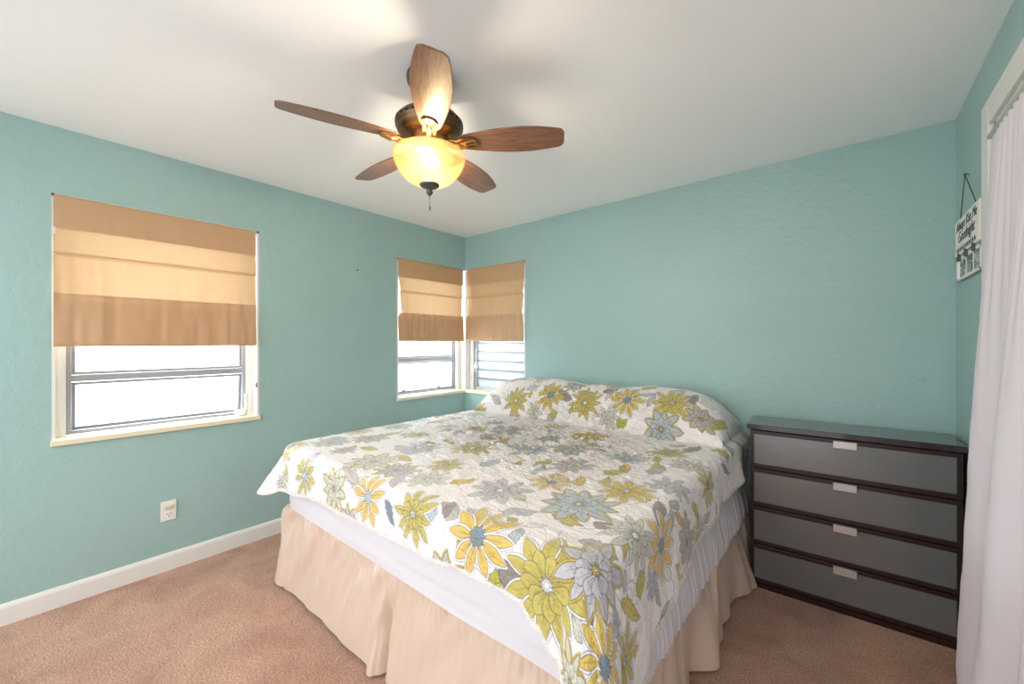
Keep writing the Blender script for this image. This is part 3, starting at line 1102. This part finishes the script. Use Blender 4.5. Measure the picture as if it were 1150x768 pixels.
# bed skirt
p, n_, s = perim(BXA + 0.022, BXB - 0.018, BYA + 0.038, BYB - 0.003, 0.10, 0.0045)
foot = (n_[:, 1] < -0.5)
rgt = (n_[:, 0] > 0.5)
X_, Y_ = p[:, 0], p[:, 1]
n4, n5, n6 = VNoise(31), VNoise(32), VNoise(33)
gap = np.exp(-((X_ + 1.415) / 0.014) ** 2) * foot                     # the split pleat in the foot panel
swoop = np.exp(-((X_ + 2.0) / 0.45) ** 2) * foot
rows = []
nz = 60
for k in range(nz):
    t = k / (nz - 1)                                   # 0 hem .. 1 top
    hem = 0.012 + 0.006 * (1 + n4(s * 4, s * 0)) + 0.015 * np.exp(-((X_ + 1.30) / 0.05) ** 2) * foot
    z = hem + (0.432 - hem) * t
    d = 1 - t
    o_ = 0.001 + 0.046 * d ** 1.1
    # soft folds that widen to the hem
    o_ = o_ + d ** 0.7 * (1 - 0.75 * d ** 2 * foot * (X_ < -1.45)) * (0.034 * n4(s * 7.5 + 1.6 * d, s * 0 + 1.7) + 0.007 * np.sin(s * 38 + 4 * n5(s * 3, s * 0) + d * 2.5))
    o_ = o_ + 0.022 * np.clip(d * 5, 0, 1) * n5(s * 19 + 3.0 * d, s * 0 + d * 2.2) * (0.06 + 0.94 * t)
    o_ = o_ + 0.0045 * n6(s * 55 + 3 * d, s * 0 + d * 3) * t * np.clip(d * 12, 0, 1)
    o_ = o_ + 0.0035 * np.sin(s * 210 + 4 * n6(s * 9, s * 0)) * np.exp(-((d - 0.06) / 0.12) ** 2)
    o_ = o_ - 0.050 * gap * d ** 0.5 + 0.028 * np.exp(-((X_ + 1.47) / 0.035) ** 2) * foot * d \
        + 0.020 * np.exp(-((X_ + 1.345) / 0.04) ** 2) * foot * d
    o_ = o_ + np.clip(-n_[:, 0], 0, 1) ** 0.8 * (0.060 + 0.012 * d) * np.clip(d * 14, 0.0, 1)
    o_ = o_ + 0.0 * d * np.exp(-((s - s[np.argmax(foot)] + 0.03) / 0.12) ** 2)
    o_ = o_ + rgt * d ** 1.5 * (0.045 * np.exp(-((Y_ - 2.50) / 0.10) ** 2) - 0.018 * np.exp(-((Y_ - 2.24) / 0.09) ** 2)
                                + 0.03 * np.exp(-((Y_ - 1.92) / 0.13) ** 2) - 0.02 * np.exp(-((Y_ - 1.70) / 0.06) ** 2)
                                + 0.02 * np.exp(-((Y_ - 1.45) / 0.12) ** 2))
    o_ = np.where(rgt, o_ - 0.006, o_)
    rows.append(np.stack([p[:, 0] + n_[:, 0] * o_, p[:, 1] + n_[:, 1] * o_, z], 1))
sk = grid_mesh('bed_skirt', np.array(rows), M['skirt'])
tag(sk, 'cream satin bed skirt gathered around the bed down to the carpet', 'bed skirt')


# ------------------------------------------------------------------ dresser
dr = empty('dresser')
fl, fr = Vector((-0.416, 2.55)), Vector((0.386, 2.588))
ang = math.atan2(fr.y - fl.y, fr.x - fl.x)
DW = (fr - fl).length
dr.location = (fl.x, fl.y, 0)
dr.rotation_euler = (0, 0, ang)
DD, DH = 0.298, 0.895
bm = bmesh.new()
bx(bm, 0, 0.018, 0.012, DD, 0, DH - 0.03)
bx(bm, DW - 0.018, DW, 0.012, DD, 0, DH - 0.03)
bx(bm, 0.018, DW - 0.018, DD - 0.012, DD, 0.02, DH - 0.03)
bx(bm, 0.018, DW - 0.018, 0.02, DD - 0.012, 0.03, 0.045)
obj('carcass', bm, M['espresso'], dr, bevel=0.0015)
bm = bmesh.new()
bx(bm, 0, DW, 0.002, 0.014, 0, 0.028)
obj('plinth', bm, M['espresso'], dr)
bm = bmesh.new()
bx(bm, -0.014, DW + 0.012, -0.012, DD, DH - 0.028, DH, bev=0.002)
obj('dresser_top', bm, M['espresso_top'], dr)
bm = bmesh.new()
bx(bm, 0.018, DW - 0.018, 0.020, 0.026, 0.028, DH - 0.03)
obj('gap_shade_panel', bm, M['black'], dr)  # black sheet standing in for the shade in the drawer gaps
z0 = 0.030
ph = (DH - 0.032 - z0) / 4
for k in range(4):
    a, b = z0 + k * ph + 0.003, z0 + (k + 1) * ph - 0.003
    bo, bt = 0.022, 0.020
    sd = 0.020
    bm = bmesh.new()
    bx(bm, 0.001, DW - 0.001, 0, 0.018, a, a + bo, bev=0.0015)
    bx(bm, 0.001, DW - 0.001, 0, 0.018, b - bt, b, bev=0.0015)
    bx(bm, 0.001, sd, 0, 0.018, a + bo, b - bt)
    bx(bm, DW - sd, DW - 0.001, 0, 0.018, a + bo, b - bt)
    drw = obj('drawer', bm, M['espresso'], dr)
    bm = bmesh.new()
    bx(bm, sd, DW - sd, 0.004, 0.009, a + bo, b - bt)
    obj('glass_panel', bm, M['frost'], drw)
    bm = bmesh.new()
    hc = DW / 2 + 0.004
    bx(bm, hc - 0.045, hc + 0.045, -0.014, -0.010, b - 0.040, b - 0.006, bev=0.0012)
    bx(bm, hc - 0.045, hc + 0.045, -0.014, 0.002, b - 0.009, b - 0.005, bev=0.001)
    h = obj('handle', bm, M['handle'], drw)
    h['label'] = 'brushed metal tab handle'
tag(dr, 'dark brown four-drawer dresser with frosted glass drawer fronts, right of the bed', 'dresser')


# ------------------------------------------------------------------ ceiling fan
FC = Vector((-1.320, 1.047))
fan = empty('ceiling_fan', (FC.x, FC.y, ZC))


def rel(z):
    return z - ZC


bm = bmesh.new()
lathe(bm, [(0, rel(2.439)), (0.090, rel(2.439)), (0.093, rel(2.43)), (0.090, rel(2.418)), (0.091, rel(2.412)), (0.080, rel(2.392)), (0.045, rel(2.372)), (0.022, rel(2.366)), (0, rel(2.366))], 40)
obj('canopy', bm, M['bronze'], fan, smooth=True)
bm = bmesh.new()
lathe(bm, [(0, rel(2.37)), (0.0115, rel(2.37)), (0.0115, rel(2.318)), (0.026, rel(2.316)), (0.028, rel(2.30)), (0, rel(2.30))], 20)
obj('downrod', bm, M['bronze'], fan, smooth=True)
bm = bmesh.new()
lathe(bm, [(0, 2.303), (0.030, 2.303), (0.060, 2.297), (0.095, 2.283), (0.120, 2.264), (0.128, 2.252), (0.132, 2.250), (0.137, 2.246), (0.137, 2.225), (0.132, 2.221),
           (0.131, 2.212), (0.124, 2.200), (0.105, 2.188), (0.085, 2.182), (0.078, 2.178), (0.078, 2.160), (0, 2.160)], 56)
for v in bm.verts: v.co.z -= ZC
motor = obj('motor_housing', bm, M['bronze'], fan, smooth=True)
bm = bmesh.new()      # decorative vent slots on the band
for k in range(28):
    a = 2 * PI * k / 28
    rot = Matrix.Rotation(a, 4, 'Z')
    vs = bx(bm, 0.1350, 0.1376, -0.009, 0.009, rel(2.232), rel(2.239))
    bmesh.ops.transform(bm, matrix=rot, verts=vs)
obj('vent_band', bm, M['black'], motor)
bm = bmesh.new()      # light kit fitter
lathe(bm, [(0, 2.162), (0.060, 2.162), (0.066, 2.152), (0.060, 2.140), (0.052, 2.132), (0.052, 2.118), (0.095, 2.112), (0.10, 2.106), (0.095, 2.101), (0.02, 2.098), (0, 2.098)], 40)
for v in bm.verts: v.co.z -= ZC
obj('light_fitter', bm, M['brass'], fan, smooth=True)

BR, BPH = 0.550, 34.4
ZB = 2.162
PITCH = R(-13)


def blade_outline():
    """x along the blade, half width at x"""
    r0, r1 = 0.118, BR
    pts = []
    for i in range(41):
        t = i / 40
        w = 0.034 + 0.035 * math.sin(min(t / 0.60, 1) * PI / 2) - 0.024 * max(0, (t - 0.62) / 0.38) ** 1.7
        w *= min(1.0, math.sqrt(max(0.0, 1 - ((t - 0.955) / 0.045) ** 2)) * 0.35 + 0.65) if t > 0.955 else 1.0
        w *= min(1.0, 0.55 + 0.45 * math.sqrt(min(1, t / 0.07)))
        pts.append((r0 + (r1 - r0) * t, w))
    return pts


def make_blade(k):
    bm = bmesh.new()
    th = 0.0055
    pts = blade_outline()
    up, lo = [], []
    for sgn_z, store in ((th / 2, up), (-th / 2, lo)):
        for x, w in pts:
            row = []
            for j in range(9):
                y = -w + 2 * w * j / 8
                row.append(bm.verts.new((x, y, sgn_z)))
            store.append(row)
    for A2, flip in ((up, False), (lo, True)):
        for r0, r1 in zip(A2, A2[1:]):
            for j in range(8):
                f = (r0[j], r1[j], r1[j + 1], r0[j + 1])
                bm.faces.new(f[::-1] if flip else f)
    for i in range(len(pts) - 1):
        for j in (0, 8):
            bm.faces.new((up[i][j], up[i + 1][j], lo[i + 1][j], lo[i][j]))
    for i in (0, -1):
        for j in range(8):
            bm.faces.new((up[i][j], up[i][j + 1], lo[i][j + 1], lo[i][j]))
    bl = obj('blade', bm, M['blade'], fan, bevel=0.0012)
    bl.location = (0, 0, rel(ZB))
    a = R(BPH + 72 * k)
    bl.rotation_euler = (Matrix.Rotation(a, 3, 'Z') @ Matrix.Rotation(PITCH, 3, 'X')).to_euler()
    # iron : scrolled arm from the motor to a rounded plate under the blade
    bm = bmesh.new()
    outl = []
    for i in range(25):
        q = i / 24
        ang_ = -PI / 2 + PI * q
        outl.append((0.168 + 0.034 * math.cos(ang_), 0.031 * math.sin(ang_)))
    outl = [(0.118, -0.018), (0.145, -0.029)] + outl + [(0.145, 0.029), (0.118, 0.018)]
    z1, z0_ = -0.004, -0.010
    a1 = [bm.verts.new((x, y, z1)) for x, y in outl]
    a0 = [bm.verts.new((x, y, z0_)) for x, y in outl]
    bm.faces.new(a1); bm.faces.new(a0[::-1])
    for i in range(len(outl)):
        j = (i + 1) % len(outl)
        bm.faces.new((a1[i], a1[j], a0[j], a0[i]))
    for yy in (-0.019, 0.0, 0.019):                       # raised fan ribs
        tube(bm, [(0.122, yy * 0.4, -0.012), (0.155, yy * 0.8, -0.016), (0.196, yy * 1.1, -0.010)], [0.004, 0.007, 0.003], 8)
    tube(bm, [(0.066, 0, 0.004), (0.082, 0, -0.004), (0.100, 0, -0.014), (0.125, 0, -0.014), (0.145, 0, -0.010)], [0.013, 0.011, 0.012, 0.014, 0.010], 12)
    for sy in (-1, 1):
        tube(bm, [(0.075, 0.010 * sy, 0.0), (0.096, 0.022 * sy, -0.008), (0.118, 0.020 * sy, -0.012), (0.142, 0.025 * sy, -0.008)], [0.006, 0.0065, 0.007, 0.005], 8)
    iron = obj('blade_iron', bm, M['brass'], bl, smooth=False)
    iron['label'] = 'cast brass blade bracket'


for k in range(5):
    make_blade(k)

bm = bmesh.new()
outer = [(0.1475, 2.116), (0.1485, 2.110), (0.1465, 2.100), (0.142, 2.083), (0.132, 2.060), (0.116, 2.036), (0.094, 2.014), (0.066, 1.998), (0.035, 1.990), (0.014, 1.988)]
inner = [(r - 0.004 if r > 0.02 else r, z + 0.004) for r, z in reversed(outer)]
lathe(bm, outer + inner + [outer[0]], 64)
for v in bm.verts: v.co.z -= ZC
bmesh.ops.remove_doubles(bm, verts=bm.verts[:], dist=1e-5)
bowl = obj('light_bowl', bm, M['bowl'], fan, smooth=True)
bowl['label'] = 'lit amber frosted glass bowl'
bm = bmesh.new()
lathe(bm, [(0, 2.000), (0.036, 2.000), (0.041, 1.994), (0.041, 1.989), (0.034, 1.984), (0.026, 1.980), (0.013, 1.975), (0.009, 1.970), (0.014, 1.965), (0.014, 1.959), (0.008, 1.952), (0.004, 1.947), (0, 1.946)], 32)
for v in bm.verts: v.co.z -= ZC
obj('finial', bm, M['pewter'], fan, smooth=True)
bm = bmesh.new()
tube(bm, [(0.002, 0.0, rel(1.95)), (0.002, 0, rel(1.905))], 0.0011, 6)
lathe(bm, [(0, rel(1.908)), (0.0025, rel(1.906)), (0.0035, rel(1.898)), (0.0028, rel(1.888)), (0, rel(1.886))], 12, (0.002, 0))
obj('pull_chain', bm, M['pewter'], fan, smooth=True)
for k in range(2):
    bm = bmesh.new()
    a = R(-50 + 180 * k)
    lathe(bm, [(0, 2.100), (0.012, 2.100), (0.013, 2.085), (0.010, 2.082), (0, 2.082)], 16, (0.055 * math.cos(a), 0.055 * math.sin(a)))
    for v in bm.verts: v.co.z -= ZC
    obj('lamp_socket', bm, M['plastic'], fan)
for k in range(2):
    a = R(-50 + 180 * k)
    l = bpy.data.lights.new('fan_bulb', 'POINT')
    l.energy = 11.5 if k == 0 else 15
    l.color = (1.0, 0.86, 0.66)
    l.shadow_soft_size = 0.022
    lo = bpy.data.objects.new('fan_bulb', l)
    lo.location = (0.080 * math.cos(a), 0.080 * math.sin(a), rel(2.088))
    lo.parent = fan
    COL.objects.link(lo)
tag(fan, 'bronze ceiling fan with five walnut blades and a lit amber glass bowl', 'ceiling fan')


# ------------------------------------------------------------------ roman shades
def shade(axis, t0, t1, ztop, zb0, zb1, label, seed, cordside=1, cordz=1.03, bead=True, pinch=(0.0, 0.0)):
    """soft fold roman shade hanging just inside the opening; out = into the room"""
    root = empty('roman_shade')

    def P(t, o, z):
        return (XL + o, t, z) if axis == 'L' else (t, YB - o, z)
    nn = VNoise(seed)
    nt = 90
    tt = np.linspace(0, 1, nt)

    def sheet(name, prof, m, sag=0.0, wrink=0.0, pin=(0, 0)):
        rows = []
        for j, (o, z, w) in enumerate(prof):
            oo = o + w * wrink * (nn(tt * 16, tt * 0 + z * 3) + 0.7 * nn(tt * 37, tt * 0 + z * 5))
            zz = z - sag * w * 4 * tt * (1 - tt)
            k = w
            a = t0 + (t1 - t0) * tt
            a = a + pin[0] * k * np.clip(1 - tt / 0.25, 0, 1) - pin[1] * k * np.clip((tt - 0.75) / 0.25, 0, 1)
            if axis == 'L':
                rows.append(np.stack([XL + oo, a, zz], 1))
            else:
                rows.append(np.stack([a, YB - oo, zz], 1))
        return grid_mesh(name, np.array(rows), m, root)

    def lin(p0, p1, n, w0=1.0, w1=1.0):
        return [(p0[0] + (p1[0] - p0[0]) * i / n, p0[1] + (p1[1] - p0[1]) * i / n, w0 + (w1 - w0) * i / n) for i in range(n + 1)]
    # headrail
    bm = bmesh.new()
    if axis == 'L':
        bx(bm, XL - 0.035, XL - 0.004, t0 + 0.004, t1 - 0.004, ztop - 0.035, ztop - 0.003)
    else:
        bx(bm, t0 + 0.004, t1 - 0.004, YB + 0.004, YB + 0.035, ztop - 0.035, ztop - 0.003)
    obj('headrail', bm, M['white'], root)
    z1, z2 = ztop - 0.165, ztop - 0.29          # valance hem, first batten line
    # main cloth with soft folds
    prof = [(-0.003, ztop - 0.002, 0.0)]
    prof += lin((-0.003, ztop - 0.002), (-0.002, z1 - 0.01), 6, 0.0, 0.3)[1:]
    prof += lin((-0.002, z1 - 0.01), (0.010, z2 + 0.006), 8, 0.3, 0.6)[1:]
    prof += [(0.016, z2 - 0.002, 0.6), (0.012, z2 - 0.010, 0.6), (0.000, z2 - 0.012, 0.6)]
    zf = zb0
    prof += lin((0.000, z2 - 0.012), (0.012, zf + 0.02), 14, 0.6, 1.0)[1:]
    prof += [(0.016, zf, 1.0), (0.010, zf - 0.012, 1.0)]
    sheet('shade_cloth', prof, M['shade'], sag=0.006, wrink=0.0035, pin=pinch)
    # header valance
    prof = [(-0.002, ztop, 0.0), (0.006, ztop + 0.001, 0.0)] + lin((0.008, ztop - 0.002), (0.010, z1), 10, 0.1, 0.6)
    sheet('header_panel', prof, M['shade_double'], sag=0.002, wrink=0.003)
    # stacked lower fold (double cloth)
    prof = lin((0.018, zf + 0.004), (0.026, zb1), 14, 0.7, 1.0) + [(0.022, zb1 - 0.002, 1.0), (0.016, zb1 + 0.002, 1.0)] + lin((0.012, zb1 + 0.004), (0.008, zf - 0.02), 8)
    sheet('lower_fold', prof, M['shade_double'], sag=0.001, wrink=0.006)
    # battens
    for zz, oo in ((z2 - 0.004, 0.010), (zb1 + 0.02, 0.018)):
        bm = bmesh.new()
        tube(bm, [P(t0 + 0.01, oo, zz), P(t1 - 0.01, oo, zz)], 0.0035, 8)
        obj('batten', bm, M['shade_double'], root)
    # pull cord
    ct = t1 - 0.012 if cordside > 0 else t0 + 0.012
    if bead:
        bm = bmesh.new()
        tube(bm, [P(ct + 0.012, 0.004, ztop - 0.05), P(ct + 0.014, 0.010, (ztop + cordz) / 2), P(ct + 0.014, 0.010, cordz + 0.03)], 0.0012, 6)
        cord = obj('pull_cord', bm, M['cordw'], root)
        bm = bmesh.new()
        lathe(bm, [(0, cordz + 0.034), (0.003, cordz + 0.032), (0.005, cordz + 0.012), (0.006, cordz + 0.004), (0.004, cordz), (0, cordz)], 12)
        pc = P(ct + 0.014, 0.010, 0)
        for v in bm.verts:
            v.co.x += pc[0]; v.co.y += pc[1]
        obj('cord_bead', bm, M['red'], cord)
    tag(root, label, 'roman shade', 'tan roman shades')
    return root


shade('L', W1[0] + 0.006, W1[1] - 0.022, 2.095, 1.590, 1.325, 'wide tan roman shade on the large left window, half raised', 41, cordz=1.04)
s2 = shade('L', W2[0] + 0.008, W2[1] - 0.038, 2.098, 1.605, 1.355, 'tan roman shade at the corner on the left wall', 42, bead=False, pinch=(0.03, 0.02))
s3 = shade('B', W3[0] + 0.036, W3[1] - 0.012, 2.098, 1.605, 1.355, 'tan roman shade at the corner on the back wall, behind the bed', 43, bead=False, pinch=(0.01, 0.012))
bm = bmesh.new()
tube(bm, [(W3[1] - 0.115, YB - 0.024, 2.07), (W3[1] - 0.115, YB - 0.034, 1.6), (W3[1] - 0.118, YB - 0.03, 1.02)], 0.0014, 6)
obj('pull_cord', bm, M['cordw'], s3)


# ------------------------------------------------------------------ curtain over the closet opening
n7, n8 = VNoise(51), VNoise(52)
cur = empty('curtain')
ny_, nz_ = 420, 90
yy = np.linspace(0, 1, ny_)
rows = []
for k in range(nz_):
    t = k / (nz_ - 1)                # 0 hem .. 1 top
    z = 0.012 + (2.085 - 0.012) * t
    d = 1 - t
    y = 2.205 - 0.075 * d ** 0.8 - yy * (1.60 - 0.10 * d)
    fold = 0.026 * np.sin(yy * 2 * PI * 4.5 + 0.9 * d + 2.4 + 1.0 * n8(yy * 6, yy * 0)) + 0.005 * n7(yy * 22 + d * 0.7, yy * 0 + d * 1.5)
    tight = 0.006 * np.sin(yy * 2 * PI * 34 + 2 * n8(yy * 20, yy * 0))
    k1 = np.clip(d * 2.2, 0, 1)
    fe = np.clip(yy / 0.09, 0, 1)
    x = 0.397 - 0.120 * d + 0.028 * d * d + (fold * k1 * (0.8 + 0.9 * d) + tight * (1 - k1)) * fe
    x = x + 0.003 * n8(yy * 50, yy * 0 + d * 30) * d + 0.006 * np.sin(d * 26 + yy * 30) * np.clip((d - 0.75) * 4, 0, 1) * 0.5
    rows.append(np.stack([x, y, np.full(ny_, z) + 0 * y], 1))
grid_mesh('curtain_cloth', np.array(rows), M['curtain'], cur)
bm = bmesh.new()
tube(bm, [(0.395, DO[0] - 0.02, 2.088), (0.395, DO[1] - 0.003, 2.088)], 0.009, 12)
obj('curtain_rod', bm, M['white'], cur, smooth=True)
tag(cur, 'long white sheer curtain hanging at the right edge beside the dresser', 'curtain')


# ------------------------------------------------------------------ hanging sign on the right wall
sg = empty('hanging_sign', (XR, 2.56, 1.9))
SX = XR - 0.004                      # board back
sy0, sy1 = 2.335, 2.785


def wl(o):
    shift_parent(o, sg)
    return o


bm = bmesh.new()
bx(bm, SX - 0.016, SX, sy0, sy1, 1.740, 1.900, bev=0.002)
wl(obj('board', bm, M['signwood']))
bm = bmesh.new()
for a, b, c, d in ((sy0, sy1, 1.716, 1.732), (sy0, sy1, 1.628, 1.640), (sy0, sy0 + 0.022, 1.628, 1.732), (sy1 - 0.022, sy1, 1.628, 1.732)):
    bx(bm, SX - 0.012, SX, a, b, c, d, bev=0.0015)
bx(bm, SX - 0.004, SX, sy0, sy1, 1.628, 1.732)
wl(obj('photo_rail', bm, M['signwood']))
for k in range(3):
    yc = sy0 + 0.09 + k * 0.135
    bm = bmesh.new()
    bx(bm, SX - 0.007, SX - 0.0045, yc - 0.045, yc + 0.045, 1.636, 1.722)
    wl(obj('photo_print', bm, M['photo']))
    bm = bmesh.new()
    bx(bm, SX - 0.022, SX - 0.012, yc - 0.007, yc + 0.007, 1.712, 1.746, bev=0.002)
    tube(bm, [(SX - 0.022, yc - 0.009, 1.728), (SX - 0.022, yc + 0.009, 1.728)], 0.003, 8)
    wl(obj('photo_clip', bm, M['ink']))
# strings
nail = (SX - 0.010, 2.62, 2.078)
for ye in (sy0 + 0.07, sy1 - 0.07):
    bm = bmesh.new()
    tube(bm, [nail, (SX - 0.010, ye, 1.893)], 0.0016, 6)
    wl(obj('hanging_string', bm, M['string']))
bm = bmesh.new()
tube(bm, [(SX - 0.010, 2.605, 2.083), (SX - 0.012, 2.62, 2.076), (SX - 0.010, 2.636, 2.084)], 0.0022, 6)
tube(bm, [(SX + 0.003, 2.62, 2.078), (SX - 0.014, 2.62, 2.080)], 0.0022, 8)
nl = obj('nail', bm, M['pewter'])
wl(nl)


def lettering(txt, size, yc, zc, slant=0.25):
    cu = bpy.data.curves.new('lettering', 'FONT')
    cu.body = txt
    cu.size = size
    cu.align_x = 'CENTER'
    cu.align_y = 'CENTER'
    cu.shear = slant
    cu.extrude = 0.0006
    to = bpy.data.objects.new('tmp', cu)
    COL.objects.link(to)
    bpy.context.view_layer.update()
    dg = bpy.context.evaluated_depsgraph_get()
    me = bpy.data.meshes.new_from_object(to.evaluated_get(dg))
    bpy.data.objects.remove(to)
    me.materials.clear()
    me.materials.append(M['ink'])
    # text x -> -Y (reads left to right seen from inside the room), text y -> Z, normal -> -X
    mt = Matrix(((0, 0, -1, SX - 0.0168), (-1, 0, 0, yc), (0, 1, 0, zc), (0, 0, 0, 1)))
    me.transform(mt)
    o = bpy.data.objects.new('lettering', me)
    COL.objects.link(o)
    return wl(o)


lettering('Always Kiss Me', 0.060, (sy0 + sy1) / 2, 1.866)
lettering('Goodnight', 0.070, (sy0 + sy1) / 2, 1.815)
bm = bmesh.new()
for k in range(11):
    yc = sy0 + 0.06 + k * 0.033
    tube(bm, [(SX - 0.0165, yc + 0.008, 1.772), (SX - 0.0165, yc - 0.002, 1.760)], [0.0012, 0.0035], 6)
    tube(bm, [(SX - 0.0165, yc - 0.002, 1.760), (SX - 0.0165, yc + 0.006, 1.750)], [0.0035, 0.0010], 6)
wl(obj('arrow_border', bm, M['ink']))
tag(sg, 'small white sign with grey script and three clipped photos, hung on the right wall', 'sign')


# ------------------------------------------------------------------ wall outlet and nail
ot = empty('wall_outlet', (XL, 0.513, 0.35))
bm = bmesh.new()
bx(bm, 0, 0.006, -0.036, 0.036, -0.058, 0.058, bev=0.003)
obj('cover_plate', bm, M['plastic'], ot)
for zz in (-0.022, 0.022):
    bm = bmesh.new()
    out = []
    for i in range(28):
        a = 2 * PI * i / 28
        out.append((max(-0.0145, min(0.0145, 0.0175 * math.cos(a))), 0.0175 * math.sin(a)))
    v0 = [bm.verts.new((0.005, y, zz + z)) for y, z in out]
    v1 = [bm.verts.new((0.0085, y, zz + z)) for y, z in out]
    bm.faces.new(v1); bm.faces.new(v0[::-1])
    for i in range(28):
        j = (i + 1) % 28
        bm.faces.new((v0[i], v0[j], v1[j], v1[i]))
    so = obj('socket', bm, M['plastic'], ot)
    bm = bmesh.new()
    bx(bm, 0.0083, 0.0092, -0.0075, -0.0050, zz + 0.000, zz + 0.010)
    bx(bm, 0.0083, 0.0092, 0.0050, 0.0072, zz + 0.001, zz + 0.009)
    tube(bm, [(0.0083, 0, zz - 0.008), (0.0092, 0, zz - 0.008)], 0.0032, 10)
    obj('socket_slots', bm, M['slot'], so)
bm = bmesh.new()
bx(bm, 0.0088, 0.020, -0.022, 0.020, 0.012, 0.034, bev=0.004)
obj('socket_cover', bm, M['beige'], ot)
tag(ot, 'white wall outlet low on the left wall with a beige cap in its top socket', 'outlet')

bm = bmesh.new()
tube(bm, [(XL - 0.002, 1.70, 1.930), (XL + 0.014, 1.70, 1.934)], 0.0035, 8)
lathe_v = tube(bm, [(XL + 0.013, 1.70, 1.934), (XL + 0.016, 1.70, 1.934)], 0.006, 12)
nb_ = obj('nail', bm, M['pewter'])
tag(nb_, 'small bare nail in the left wall between the two windows', 'nail')
